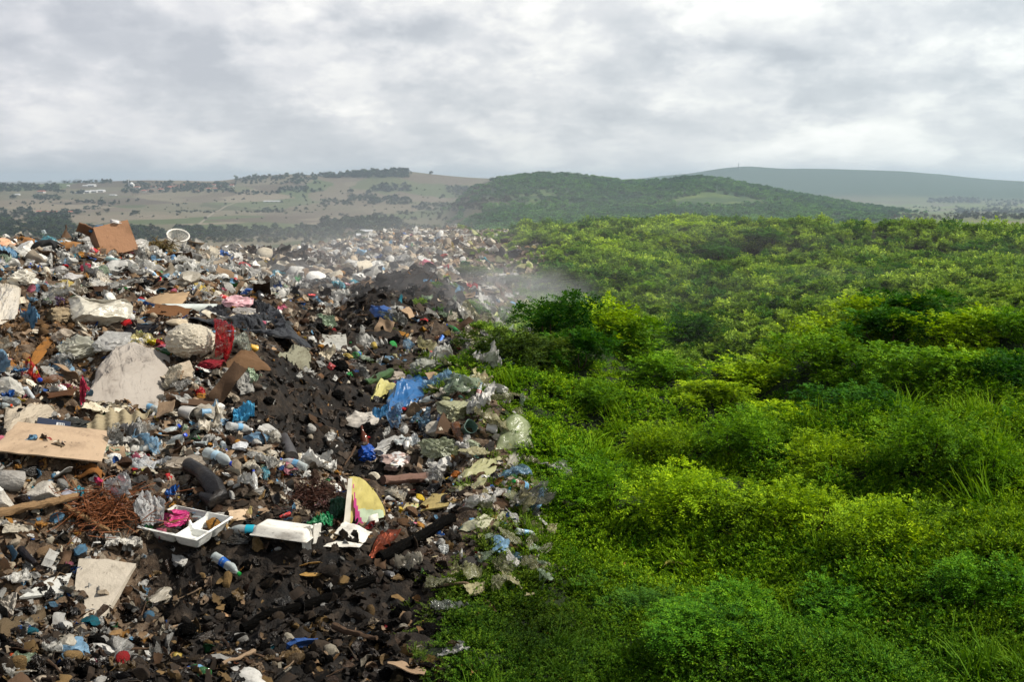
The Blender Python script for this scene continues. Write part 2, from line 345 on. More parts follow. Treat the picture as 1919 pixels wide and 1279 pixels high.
_RS = np.exp(np.linspace(math.log(2.6), math.log(13000), 2600))
def hit(u, v, rmin=2.6):
    """where the line of sight through a pixel of the photograph meets the ground"""
    a, b = (u-W0/2)/F0, (H0/2-v)/F0
    d = np.array([a, _cp+b*_sp, -_sp+b*_cp]); d /= math.hypot(d[0], d[1])
    rs = _RS[_RS >= rmin]
    zr = CZ+d[2]*rs; zt = height(d[0]*rs, d[1]*rs)
    k = np.argmax(zr < zt)
    if not zr[k] < zt[k]: k = len(rs)-1
    r = rs[k]; return Vector((d[0]*r, d[1]*r, float(zt[k])))
def project(x, y, z):
    dz = z-CZ; dep = y*_cp-dz*_sp; up = y*_sp+dz*_cp
    return W0/2+F0*x/dep, H0/2-F0*up/dep, dep

# ------------------------------------------------------------------ materials
def mat(name, src='obj', rough=.5, spec=.5, transl=0., transp=0., metal=0., bump=(0, 0), dirt=.35, dirtcol=(.05, .035, .02, 1), dscale=3.0, print_=False, fres=False, stain=None):
    m = bpy.data.materials.new(name); m.use_nodes = True; T = NT(m.node_tree); out = T.n('OutputMaterial')
    tc = T.n('TexCoord'); oi = T.n('ObjectInfo')
    off = T.n('VectorMath', operation='ADD'); T.l(tc.outputs['Generated'], off.inputs[0])
    cb = T.n('CombineXYZ'); rv = T.math('MULTIPLY', oi.outputs['Random'], 37.0); T.l(rv, cb.inputs[0]); T.l(rv, cb.inputs[1]); T.l(cb.outputs[0], off.inputs[1])
    vec = off.outputs[0]
    if src == 'obj': base = oi.outputs['Color']
    elif src == 'inst':
        at = T.n('Attribute', attribute_type='INSTANCER', attribute_name='tint'); base = at.outputs['Color']
    else:
        rg = T.n('RGB'); rg.outputs[0].default_value = src; base = rg.outputs[0]
    if print_:
        v = T.n('TexVoronoi'); T.l(vec, v.inputs['Vector']); v.inputs['Scale'].default_value = 2.6
        hs = T.n('HueSaturation'); hs.inputs['Hue'].default_value = .62; T.l(base, hs.inputs['Color'])
        base = T.mix(T.math('GREATER_THAN', T.noise(vec, 2.4, 2).outputs[0], .56), base, (.75, .73, .7, 1))
        base = T.mix(T.math('LESS_THAN', v.outputs['Distance'], .22), base, hs.outputs[0])
    if stain: base = T.mix(T.rng(T.noise(vec, 1.6, 5, .6).outputs[0], .5, .66, 0, .8, True), base, stain)
    if dirt:
        nz = T.noise(vec, dscale, 7, .65).outputs[0]
        base = T.mix(T.rng(nz, .46, .72, 0, dirt, True), base, dirtcol)
        base = T.mix(T.rng(T.noise(vec, dscale*4, 4, .7).outputs[0], .58, .70, 0, dirt*.8, True), base, (.03, .022, .015, 1))
    p = T.n('BsdfPrincipled'); T.l(base, p.inputs['Base Color']); p.inputs['Roughness'].default_value = rough
    p.inputs['Metallic'].default_value = metal; p.inputs['Specular IOR Level'].default_value = spec
    if bump[1]:
        b = T.n('Bump'); b.inputs['Strength'].default_value = bump[1]; b.inputs['Distance'].default_value = .03
        T.l(T.noise(vec, bump[0], 5, .6, .4).outputs[0], b.inputs['Height']); T.l(b.outputs[0], p.inputs['Normal'])
    sh = p.outputs[0]
    if transl:
        t = T.n('BsdfTranslucent'); T.l(base, t.inputs[0]); mx = T.n('MixShader'); mx.inputs[0].default_value = transl
        T.l(sh, mx.inputs[1]); T.l(t.outputs[0], mx.inputs[2]); sh = mx.outputs[0]
    if transp:
        t = T.n('BsdfTransparent'); t.inputs[0].default_value = (.93, .95, .95, 1); mx = T.n('MixShader')
        if fres:
            lw = T.n('LayerWeight'); lw.inputs[0].default_value = .35
            T.l(T.rng(lw.outputs['Facing'], 0, .9, transp, .05), mx.inputs[0])
        else: T.l(T.rng(T.noise(vec, 2.2, 4).outputs[0], .35, .65, transp*.5, min(1, transp*1.4)), mx.inputs[0])
        T.l(sh, mx.inputs[1]); T.l(t.outputs[0], mx.inputs[2]); sh = mx.outputs[0]
    T.l(sh, out.inputs[0]); return m
M = {}
for s in ('obj', 'inst'):
    x = '' if s == 'obj' else ' scattered'
    M['plastic', s] = mat('bag plastic'+x, s, .27, .5, .22, 0, bump=(5, .5), dirt=.5, dscale=2.2)
    M['film', s] = mat('plastic film'+x, s, .22, .6, .25, .38, bump=(6, .4), dirt=.3, dscale=2)
    M['paper', s] = mat('paper'+x, s, .8, .2, .12, 0, bump=(9, .35), dirt=.5)
    M['card', s] = mat('cardboard'+x, s, .85, .15, 0, 0, bump=(14, .3), dirt=.42, dirtcol=(.07, .04, .02, 1), dscale=2.2)
    M['cloth', s] = mat('cloth'+x, s, .95, .1, 0, 0, bump=(22, .6), dirt=.6)
    M['print', s] = mat('printed wrapper'+x, s, .3, .5, .1, 0, bump=(5, .3), dirt=.3, print_=True)
    M['peel', s] = mat('dried peel'+x, s, .5, .4, .2, 0, bump=(7, .6), dirt=.55, dirtcol=(.03, .014, .006, 1), dscale=1.8)
    M['char', s] = mat('charred matter'+x, s, .9, .04, 0, 0, bump=(9, 1), dirt=.5, dirtcol=(.002, .002, .002, 1))
    M['stone', s] = mat('stone'+x, s, .9, .2, 0, 0, bump=(7, .7), dirt=.35, dscale=2.5)
M['foam', 'obj'] = mat('white foam', 'obj', .7, .3, .08, 0, bump=(30, .15), dirt=.5, dirtcol=(.16, .12, .08, 1), dscale=2.6)
M['hard', 'obj'] = mat('hard plastic', 'obj', .3, .5, .05, 0, bump=(3, .1), dirt=.22)
M['clear', 'obj'] = mat('clear plastic', 'obj', .12, .7, .12, .62, bump=(5, .25), dirt=.12, fres=True)
M['glass', 'obj'] = mat('bottle glass', 'obj', .12, .7, .35, 0, dirt=.2)
M['metal', 'obj'] = mat('tin', 'obj', .35, .5, 0, 0, metal=.7, bump=(6, .4), dirt=.4)
M['wood', 'obj'] = mat('wood', 'obj', .85, .2, 0, 0, bump=(18, .6), dirt=.45, dscale=3)
M['rubber', 'obj'] = mat('rubber', 'obj', .42, .4, 0, 0, bump=(8, .4), dirt=.2, dirtcol=(.12, .09, .06, 1))
M['slab', 'obj'] = mat('stone slab', 'obj', .7, .3, 0, 0, bump=(16, .25), dirt=.4, dirtcol=(.16, .13, .09, 1), dscale=2.0)
M['canvas', 'obj'] = mat('canvas', 'obj', .7, .25, .08, 0, bump=(9, .4), dirt=.5, dirtcol=(.13, .10, .075, 1), dscale=1.6)
M['wrap', 'obj'] = mat('wrapped film', 'obj', .33, .5, .1, 0, bump=(9, .9), dirt=.32, dirtcol=(.2, .16, .11, 1), dscale=2.2)
M['tarp', 'obj'] = mat('tarpaulin', 'obj', .42, .16, 0, 0, bump=(4, .2), dirt=.10, dirtcol=(.10, .08, .06, 1))
M['fur', 'obj'] = mat('black coat', 'obj', .55, .4, 0, 0, bump=(40, .5), dirt=0)

def leaf_mat(name, src, rough=.5, trans=.26):
    m = bpy.data.materials.new(name); m.use_nodes = True; T = NT(m.node_tree); out = T.n('OutputMaterial')
    if src == 'obj': base = T.n('ObjectInfo').outputs['Color']
    else:
        at = T.n('Attribute', attribute_type='INSTANCER', attribute_name='tint'); base = at.outputs['Color']
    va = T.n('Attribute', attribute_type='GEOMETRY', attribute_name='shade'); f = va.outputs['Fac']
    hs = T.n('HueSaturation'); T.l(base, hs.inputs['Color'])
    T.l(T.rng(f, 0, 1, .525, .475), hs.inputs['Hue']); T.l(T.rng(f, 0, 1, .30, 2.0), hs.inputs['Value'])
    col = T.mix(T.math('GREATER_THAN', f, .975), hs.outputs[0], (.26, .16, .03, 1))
    d = T.n('BsdfPrincipled'); T.l(col, d.inputs['Base Color']); d.inputs['Roughness'].default_value = .7; d.inputs['Specular IOR Level'].default_value = .1
    t = T.n('BsdfTranslucent'); T.l(T.mix(1.0, col, (1.25, 1.15, .5, 1), 'MULTIPLY'), t.inputs[0])
    mx = T.n('MixShader'); mx.inputs[0].default_value = trans; T.l(d.outputs[0], mx.inputs[1]); T.l(t.outputs[0], mx.inputs[2]); T.l(mx.outputs[0], out.inputs[0])
    return m
M['leaf', 'obj'] = leaf_mat('leaves', 'obj'); M['leaf', 'inst'] = leaf_mat('leaves scattered', 'inst'); M['leaf', 'thick'] = leaf_mat('thicket leaves', 'inst', .5, .18)
M['bark', 'obj'] = mat('bark', (.07, .05, .032, 1), .9, .2, bump=(12, .8), dirt=.4)

def ground_material():
    m = bpy.data.materials.new('dump soil'); m.use_nodes = True; T = NT(m.node_tree); out = T.n('OutputMaterial')
    tc = T.n('TexCoord'); v = tc.outputs['Object']
    A = lambda n: T.n('Attribute', attribute_type='GEOMETRY', attribute_name=n).outputs['Fac']
    n1 = T.noise(v, 1.7, 8, .65).outputs[0]; n2 = T.noise(v, 9, 6, .7).outputs[0]; n3 = T.noise(v, 32, 4, .7).outputs[0]
    soil = T.ramp(n2, [(.28, (.018, .011, .007, 1)), (.48, (.07, .045, .027, 1)), (.62, (.15, .105, .068, 1)), (.8, (.27, .21, .15, 1))])
    soil = T.mix(T.rng(n3, .55, .75, 0, .6), soil, (.33, .28, .22, 1))
    burnt = T.ramp(n2, [(.35, (.003, .003, .003, 1)), (.57, (.016, .012, .009, 1)), (.70, (.05, .036, .025, 1)), (.82, (.18, .14, .10, 1))])
    moss = T.ramp(n2, [(.3, (.004, .006, .002, 1)), (.55, (.014, .026, .004, 1)), (.75, (.035, .065, .009, 1))])
    c = T.mix(T.math('MULTIPLY', A('burn'), T.rng(n1, .25, .5, .75, 1), clamp=True), soil, burnt)
    gm = T.math('ADD', A('green'), T.math('MULTIPLY', T.math('SUBTRACT', n1, .5), .7), clamp=True)
    c = T.mix(T.rng(gm, .3, .6, 0, 1, True), c, moss)
    p = T.n('BsdfPrincipled'); T.l(c, p.inputs['Base Color']); p.inputs['Roughness'].default_value = .85; p.inputs['Specular IOR Level'].default_value = .25
    b = T.n('Bump'); b.inputs['Strength'].default_value = 1.0; b.inputs['Distance'].default_value = .04
    T.l(T.math('ADD', n2, T.math('MULTIPLY', n3, .5)), b.inputs['Height']); T.l(b.outputs[0], p.inputs['Normal'])
    T.l(p.outputs[0], out.inputs[0]); return m
def hills_material():
    m = bpy.data.materials.new('farmland'); m.use_nodes = True; T = NT(m.node_tree); out = T.n('OutputMaterial')
    tc = T.n('TexCoord'); v = tc.outputs['Object']
    A = lambda n: T.n('Attribute', attribute_type='GEOMETRY', attribute_name=n).outputs['Fac']
    mp = T.n('Mapping'); T.l(v, mp.inputs[0]); mp.inputs['Scale'].default_value = (1/150., 1/270., 0); mp.inputs['Rotation'].default_value = (0, 0, .55)
    wn = T.noise(v, .004, 3); ad = T.n('VectorMath', operation='MULTIPLY_ADD'); T.l(wn.outputs['Color'], ad.inputs[0]); ad.inputs[1].default_value = (.5, .5, 0); T.l(mp.outputs[0], ad.inputs[2])
    vo = T.n('TexVoronoi', distance='CHEBYCHEV'); T.l(ad.outputs[0], vo.inputs['Vector']); vo.inputs['Scale'].default_value = 1.0; vo.inputs['Randomness'].default_value = .8
    sp = T.n('SeparateColor'); T.l(vo.outputs['Color'], sp.inputs[0])
    fld = T.ramp(sp.outputs[0], [(0, (.085, .066, .048, 1)), (.22, (.160, .130, .094, 1)), (.4, (.095, .095, .055, 1)), (.52, (.205, .172, .125, 1)), (.64, (.058, .043, .034, 1)), (.74, (.070, .100, .036, 1)), (.86, (.165, .140, .098, 1)), (1, (.090, .088, .052, 1))])
    wv = T.n('TexWave', wave_type='BANDS'); T.l(mp.outputs[0], wv.inputs[0]); wv.inputs['Scale'].default_value = 9; wv.inputs['Distortion'].default_value = 2.5
    fld = T.mix(T.math('MULTIPLY', wv.outputs['Fac'], .22), fld, (.11, .085, .055, 1))
    fld = T.mix(T.rng(T.noise(v, .02, 6, .65).outputs[0], .5, .75, 0, .45), fld, (.13, .125, .06, 1))
    wood = T.ramp(T.noise(v, .05, 5, .7).outputs[0], [(.3, (.010, .032, .016, 1)), (.55, (.022, .062, .026, 1)), (.75, (.04, .09, .035, 1))])
    mead = T.ramp(T.noise(v, .012, 5, .6).outputs[0], [(.3, (.07, .12, .03, 1)), (.7, (.15, .19, .05, 1))])
    c = T.mix(A('wood'), fld, wood); c = T.mix(T.math('MULTIPLY', A('meadow'), T.rng(T.noise(v, .009, 5, .65).outputs[0], .40, .55, .15, 1, True)), c, mead)
    p = T.n('BsdfPrincipled'); T.l(c, p.inputs['Base Color']); p.inputs['Roughness'].default_value = .95; p.inputs['Specular IOR Level'].default_value = .1
    T.l(p.outputs[0], out.inputs[0]); return m

# ------------------------------------------------------------------ object helpers
def put(name, me, m=None, parent=None, loc=(0, 0, 0), rot=None, scale=None, color=None, label=None, cat=None, group=None, kind=None):
    o = bpy.data.objects.new(name, me); COL.objects.link(o)
    if m and me and not me.materials: me.materials.append(m)
    if parent: o.parent = parent
    o.location = loc
    if isinstance(rot, Quaternion): o.rotation_mode = 'QUATERNION'; o.rotation_quaternion = rot
    elif rot is not None: o.rotation_euler = rot
    if scale is not None: o.scale = (scale,)*3 if isinstance(scale, (int, float)) else scale
    if color is not None: o.color = color if len(color) == 4 else tuple(color)+(1,)
    if label: o['label'] = label
    if cat: o['category'] = cat
    if group: o['group'] = group
    if kind: o['kind'] = kind
    return o
def add_attr(me, name, vals, dom='POINT', typ='FLOAT'):
    a = me.attributes.new(name, typ, dom); a.data.foreach_set('color' if typ.endswith('COLOR') else 'vector' if typ == 'FLOAT_VECTOR' else 'value', np.asarray(vals).ravel())

# the ground sheet and the country beyond it
def build_ground():
    nt, nr = ZN.shape
    V = np.stack([XN.ravel(), YN.ravel(), ZN.ravel()], 1); F = grid_faces(nt, nr)
    V = np.concatenate([V, [[0, 0, float(ZN[:, 0].mean())]]]); c = len(V)-1
    me = np_mesh('ground', V, F[:, ::-1].copy(), True)
    u = u_of(THN).ravel(); r = RRN.ravel()
    for nm, f in (('burn', burn_mask(u, r)), ('green', green_mask(u, r, 60))): add_attr(me, nm, np.append(f, 1.0).astype(np.float32))
    put('ground', me, ground_material(), kind='structure')
    V = np.stack([XF.ravel(), YF.ravel(), ZF.ravel()], 1); F = grid_faces(*ZF.shape)
    me = np_mesh('hills', V, F[:, ::-1].copy(), True)
    u, r = u_of(THF).ravel(), RRF.ravel()
    P = V*np.array([1/260., 1/260., 0]); w = pn(P, 31)
    wood = sstep(830, 960, u+130*w)*sstep(2500, 2200, r)*sstep(1760, 1640, u+90*w)+sstep(4500, 5000, r)*sstep(1000, 1200, u)
    wood = np.clip(wood+sstep(980, 1100, r*0+u)*sstep(600, 500, r), 0, 1)
    mead = np.exp(-((u-1350-.22*(r-1500))/95)**2-((r-1480)/150)**2)*1.6+sstep(1480, 1640, u)*sstep(700, 760, r)*sstep(5000, 4400, r)*.95+np.exp(-((u-1000)/70)**2-((r-1450)/200)**2)*.7
    add_attr(me, 'wood', wood.astype(np.float32)); add_attr(me, 'meadow', np.clip(mead, 0, 1).astype(np.float32))
    put('hills', me, hills_material(), kind='structure')
build_ground()

# ------------------------------------------------------------------ shapes of rubbish (each about one unit across, standing on z = 0)
def fold(P, g, k, qlo, qhi, zs=1.0, f=(1.3, 2.0)):
    """crease P across k random planes: what lies beyond a plane is mirrored back, as in crumpling"""
    for _ in range(k):
        n = g.normal(size=3)*np.array([1, 1, zs]); n /= np.linalg.norm(n)
        d = np.quantile(P@n, g.uniform(qlo, qhi)); o = np.maximum(P@n-d, 0)
        P = P-g.uniform(*f)*o[:, None]*n
    return P
def creases(P, g, a, f, seed):
    w = .35*np.stack([pn(P*f*.6, seed+i) for i in range(3)], 1); Q = (P+w)*f*np.array([1, 1, 1.6])
    r = np.minimum(abs(pn(Q, seed+4)), abs(pn(Q*1.3+3, seed+6)))*2.6
    return a*(np.clip(r, 0, 1)**.8-.35)
def s_film(seed, n=30, k=7, flat=.6, asp=1.0):
    g = np.random.default_rng(seed); x, y = grid_uv(n, n); a = np.arctan2(y, x)
    rr = 1+.30*pn(np.stack([np.cos(a)*1.6, np.sin(a)*1.6, 0*a], 1), seed % 97)+.10*pn(np.stack([np.cos(a)*5, np.sin(a)*5, 0*a], 1), seed % 79)
    P = np.stack([x*rr, y*rr*asp*g.uniform(.6, 1), .20*pn(np.stack([x*2.5, y*2.5, 0*x], 1), seed % 89)], 1)
    P = fold(P, g, min(k, 9), .62, .96, 1.5, (1.2, 1.9))
    P[:, 2] += creases(P, g, .13, 3.2, seed % 37)+creases(P, g, .06, 8, seed % 31)
    P = P+.02*np.stack([pn(P*6, 3+i) for i in range(3)], 1)
    P = norm_box(P); P[:, 2] *= flat; return P, grid_faces(n, n)
def s_bag(seed, sub=3, k=16, flat=.62, tie=True, ca=1.0):
    g = np.random.default_rng(seed); P, F = ico(sub)
    P = P*(1+.30*pn(P*1.2, seed % 83)[:, None])*np.array([1, g.uniform(.7, 1), 1])
    if tie:
        d = np.array([g.choice([-1, 1])*1.0, g.uniform(-.4, .4), .75]); d /= np.linalg.norm(d)
        t = P@d; m = sstep(.5, .95, t/np.max(t)); ax = np.outer(t, d)
        P = ax*(1+.30*m[:, None])+(P-ax)*(1-.75*m[:, None])*(1+.5*m*np.sin(np.arctan2(P[:, 1], P[:, 0]+P[:, 2])*9))[:, None]
    if k > 6: P = fold(P, g, k//2, .78, .97, 1, (1.05, 1.5))
    nn = P/(np.linalg.norm(P, axis=1)[:, None]+1e-6)
    c = creases(P, g, .26, 1.5, seed % 71)+creases(P, g, .13, 3.4, seed % 61)+(creases(P, g, .06, 7.5, seed % 53) if sub > 3 else 0)
    if k <= 6: c = c*.35
    P = P+nn*c[:, None]*.8*ca; P[:, 2] *= flat; P[:, 2] = np.maximum(P[:, 2], np.quantile(P[:, 2], .12)); return norm_box(P), F
def s_card(seed, n=12, t=.02, asp=.7, bend=.16):
    g = np.random.default_rng(seed); x, y = grid_uv(n, n); P = np.stack([x, y*asp, 0*x], 1)
    e = np.maximum(abs(x), abs(y)) > .49
    P[e, :2] *= (1+.10*pn(np.stack([x*7, y*7, 0*x], 1)[e], seed % 67))[:, None]
    for _ in range(g.integers(1, 4)):
        a = g.uniform(0, np.pi); q = P[:, 0]*np.cos(a)+P[:, 1]*np.sin(a)-g.uniform(-.3, .3)
        P[:, 2] += np.maximum(q, 0)*g.uniform(-.8, .9)
    P[:, 2] += bend*pn(P*1.7, seed % 61)
    V, F = solid(P, grid_faces(n, n), t); return norm_box(V), F
def s_stone(seed, sub=3, cuts=12, rough=.05):
    g = np.random.default_rng(seed); P, F = ico(sub); P = P*np.array([1, g.uniform(.6, .95), g.uniform(.55, .85)])
    for _ in range(cuts):
        n = g.normal(size=3); n /= np.linalg.norm(n); o = np.maximum(P@n-g.uniform(.42, .8), 0); P = P-o[:, None]*n
    P = P*(1+rough*fbm(P*3, 3, seed % 59)[:, None]); return norm_box(P), F
def s_char(seed, sub=3):
    P, F = ico(sub); P = P*(1+.45*fbm(P*1.4, 4, seed % 57, .6)[:, None]+.25*(1-2*abs(pn(P*3.1, seed % 53)))[:, None])
    P[:, 2] *= .6; return norm_box(P), F
def s_peel(seed, n=9):
    g = np.random.default_rng(seed); x, y = grid_uv(n, n); w = np.sqrt(np.clip(1-(2*x)**2, 0, 1))*.9+.08
    P = np.stack([x, y*w*g.uniform(.4, .8), 0*x], 1); c = g.uniform(.6, 2.0)
    P[:, 2] = c*P[:, 1]**2*2+g.uniform(-.9, .9)*P[:, 0]**2+.14*pn(P*4, seed % 47)+.1*P[:, 0]*P[:, 1]
    V, F = solid(P, grid_faces(n, n), .015); V = V@rotm(g.uniform(-50, 50), g.uniform(-30, 30), 0).T; return norm_box(V), F
def s_stick(seed, thick=.02, n=14):
    g = np.random.default_rng(seed); t = np.linspace(-.5, .5, n)
    p = np.stack([t, .05*pn(np.stack([t*3, 0*t, 0*t], 1), seed % 43), .04*pn(np.stack([t*3, 0*t+5, 0*t], 1), seed % 41)], 1)
    V, F = tube(p, thick*(1.1-.6*(t+.5)), 7, seed, .35); V[:, 2] -= V[:, 2].min(); return V, F
def s_can(seed):
    V, F = lathe([(.20, -.5), (.27, -.46), (.27, .40), (.22, .47), (.215, .5)], 16)
    V = V*(1-.35*sstep(.0, .35, pn(V*2.1, seed % 37)))[:, None]**np.array([0, 1, 1]); V[:, 2] -= V[:, 2].min(); return V, F
def s_cup(seed, dent=.25):
    prof = [(.30, -.42), (.33, -.4), (.44, .45), (.47, .47), (.47, .5), (.44, .5), (.41, .44), (.30, -.36), (.0, -.36)]
    V, F = lathe(prof, 20, False); V = np.concatenate([V, [[-.42, 0, 0]]]); c = len(V)-1
    F += [[(j+1) % 20, j, c] for j in range(20)]
    V[:, 1:] *= (1-dent*sstep(.0, .5, pn(V*1.6, seed % 31)))[:, None]; V[:, 2] -= V[:, 2].min(); return V, F
def bottle_parts(seed, crush=.2, beer=False):
    """body, cap and label band along x; the neck points to +x"""
    g = np.random.default_rng(seed)
    if beer: prof = [(.0, -.47), (.11, -.5), (.13, -.48), (.13, .08), (.115, .16), (.06, .26), (.045, .33), (.043, .46), (.05, .465), (.05, .49), (.042, .5)]
    else:
        prof = [(.0, -.46), (.09, -.5), (.13, -.47)]
        for x in np.linspace(-.42, .12, 12): prof.append((.128-.008*(round((x+.42)*22) % 2), x))
        prof += [(.13, .16), (.12, .22), (.085, .31), (.05, .37), (.042, .39), (.042, .42), (.055, .425), (.055, .435), (.042, .44), (.042, .47)]
    V, F = lathe(prof, 18, False)
    cap = lathe([(.052, .435), (.056, .44), (.056, .50), (.046, .505), (.0, .506)], 14, True)
    lab = lathe([(.1325, -.16), (.1335, -.15), (.1335, .02), (.1325, .03)], 18, False)
    def cr(P):
        P = P.copy(); k = 1-crush*sstep(0, .55, pn(P*np.array([2.6, 3.2, 3.2]), seed % 29))*sstep(.38, .2, P[:, 0])
        P[:, 1] *= k; P[:, 2] *= .55*k+.45; P[:, 2] += .09*crush*np.sin(P[:, 0]*5+seed); return P
    V = cr(V); z0 = V[:, 2].min()
    out = []
    for (v, f) in ((V, F), (cr(cap[0]), cap[1]), (cr(lab[0]), lab[1])): v = v.copy(); v[:, 2] -= z0; out.append((v, f))
    return out
def s_tray(wells=True, n=44):
    x, y = grid_uv(n, int(n*.7)); a = abs(x)*2; b = abs(y)*2
    rim = sstep(.98, .80, a)*sstep(.97, .74, b); d = -.17*rim
    if wells: d = d+.12*np.exp(-((x-.08)/.03)**2)*rim+.12*np.exp(-(y/.03)**2)*rim*sstep(.02, .1, x)
    d[(a > .995) | (b > .995)] -= .02
    V, F = solid(np.stack([x, y*.72, d], 1), grid_faces(n, int(n*.7)), .018); V[:, 2] -= V[:, 2].min(); return V, F
def s_eggtray(n=61, c=6):
    x, y = grid_uv(n, n); k = c*np.pi
    z = np.cos(k*2*x/2*1.0)*np.cos(k*2*y/2*1.0); z = np.sign(z)*abs(z)**.75
    z = .055*z+.012*pn(np.stack([x*5, y*5, 0*x], 1), 5)
    P = np.stack([x, y, z+.16*np.maximum(x-.12, 0)], 1); V, F = solid(P, grid_faces(n, n), .014); V[:, 2] -= V[:, 2].min(); return V, F
def s_basket():
    parts = []
    for k in range(11):
        t = k/10; r = .34+.13*t; a = np.linspace(0, 2*np.pi, 37)
        parts.append(tube(np.stack([0*a-.38+.76*t, r*np.cos(a), r*np.sin(a)*.86], 1), .018 if k in (0, 10) else .011, 5))
    for j in range(40):
        a = 2*np.pi*j/40; t = np.linspace(0, 1, 5); r = .34+.13*t
        parts.append(tube(np.stack([-.38+.76*t, r*np.cos(a), r*np.sin(a)*.86], 1), .010, 4))
    a = np.linspace(0, 2*np.pi, 33)[:-1]; disc = np.concatenate([[[-.38, 0, 0]], np.stack([0*a-.38, .34*np.cos(a), .29*np.sin(a)], 1)])
    parts.append((disc, [[0, 1+(j+1) % 32, 1+j] for j in range(32)]))
    a = np.linspace(0, 2*np.pi, 37); parts.append(tube(np.stack([0*a+.39, .50*np.cos(a), .44*np.sin(a)], 1), .028, 6))
    return join(parts)
def s_box(seed=1, w=1., d=.7, h=.62):
    t = .018; P = []
    P.append(box(0, 0, t/2, w, d, t)); P.append(box(0, -d/2+t/2, h/2+t, w, t, h)); P.append(box(0, d/2-t/2, h/2+t, w, t, h))
    P.append(box(-w/2+t/2, 0, h/2+t, t, d-2*t-.002, h)); P.append(box(w/2-t/2, 0, h/2+t, t, d-2*t-.002, h))
    V, F = join(P); V = V+.018*np.stack([pn(V*1.8, i+seed) for i in range(3)], 1); return V, F
def flap(w, d, ang, px, py, pz, yaw=0):
    x, y = grid_uv(8, 6); P = np.stack([x*w, (y+.5)*d, .05*d*np.sin((y+.5)*3)+.02*pn(np.stack([x*4, y*4, 0*x], 1), 3)], 1)
    V, F = solid(P, grid_faces(8, 6), .016); return V@rotm(ang, 0, yaw).T+np.array([px, py, pz]), F
def near_hits(corners, lim=.17):
    H_ = [hit(*c) for c in corners]; r = [math.hypot(h.x, h.y) for h in H_]; m = float(np.median(r)); out = []
    for h, q in zip(H_, r):
        k = min(max(q, m*(1-lim)), m*(1+lim))/q; x, y = h.x*k, h.y*k; out.append(np.array([x, y, hgt(x, y)]))
    return out
def drape(corners, bulge=.1, pleat=.03, freq=9, ang=0., seed=0, n=56, lift=.01, edge=.05, off=0.0, curl=0., fine=1., stiff=False, crk=0.):
    """a sheet lying over the slope between four points of the ground (left-bottom, right-bottom, right-top, left-top)"""
    C = near_hits(corners)
    x, y = grid_uv(n, n); x += .5; y += .5
    e = edge*pn(np.stack([x*6, y*6, 0*x+seed], 1), seed); xe, ye = x+e*.5, y+edge*.5*pn(np.stack([x*6, y*6, 0*x+seed+9], 1), seed)
    B = np.outer((1-xe)*(1-ye), C[0])+np.outer(xe*(1-ye), C[1])+np.outer(xe*ye, C[2])+np.outer((1-xe)*ye, C[3])
    size = np.linalg.norm(C[1]-C[0])
    dome = (4*x*(1-x))**.6*(4*y*(1-y))**.6
    g = np.random.default_rng(seed+400); wx = x+.10*pn(np.stack([x*2.3, y*2.3, 0*x+seed], 1), 3); wy = y+.10*pn(np.stack([x*2.3, y*2.3, 0*x+seed], 1), 4)
    pl = .55*pn(np.stack([x*2.1+.37, y*2.1+.71, 0*x], 1), seed+4)
    for k in range(int(freq*7)):
        big = k < freq*2; a = ang+g.normal()*(.32 if big else .75); px_, py_ = g.uniform(0, 1, 2); dx, dy = wx-px_, wy-py_
        d = -dx*np.sin(a)+dy*np.cos(a); t = dx*np.cos(a)+dy*np.sin(a); w = g.uniform(.03, .085) if big else g.uniform(.02, .055); L_ = g.uniform(.5, 1.0) if big else g.uniform(.12, .4)
        pl = pl+(g.uniform(.6, 1.2) if big else .42*fine*g.uniform(.4, 1.2))*g.choice([1, 1, -.6])*np.exp(-(t/L_)**4)*(1/(1+(d/w)**2)-.25)*np.where(d > 0, 1, .8)
    hz = height(B[:, 0], B[:, 1]); base = .55*hz+.45*B[:, 2] if bulge else hz
    base = np.maximum(base, hz) if not stiff else B[:, 2]+np.quantile(hz-B[:, 2], .8 if bulge > .06 else .6)
    if crk: pl = pl+crk*(creases(np.stack([wx*2, wy*2, 0*x], 1), None, 1.0, 2.2, seed)+creases(np.stack([wx*2, wy*2, 0*x], 1), None, .5, 5, seed+3))
    z = base+lift+size*(bulge*dome+pleat*pl*(.35+.65*dome)+curl*np.clip(x-.55, 0, 1)**2*2)+off
    return np.stack([B[:, 0], B[:, 1], z], 1), grid_faces(n, n)

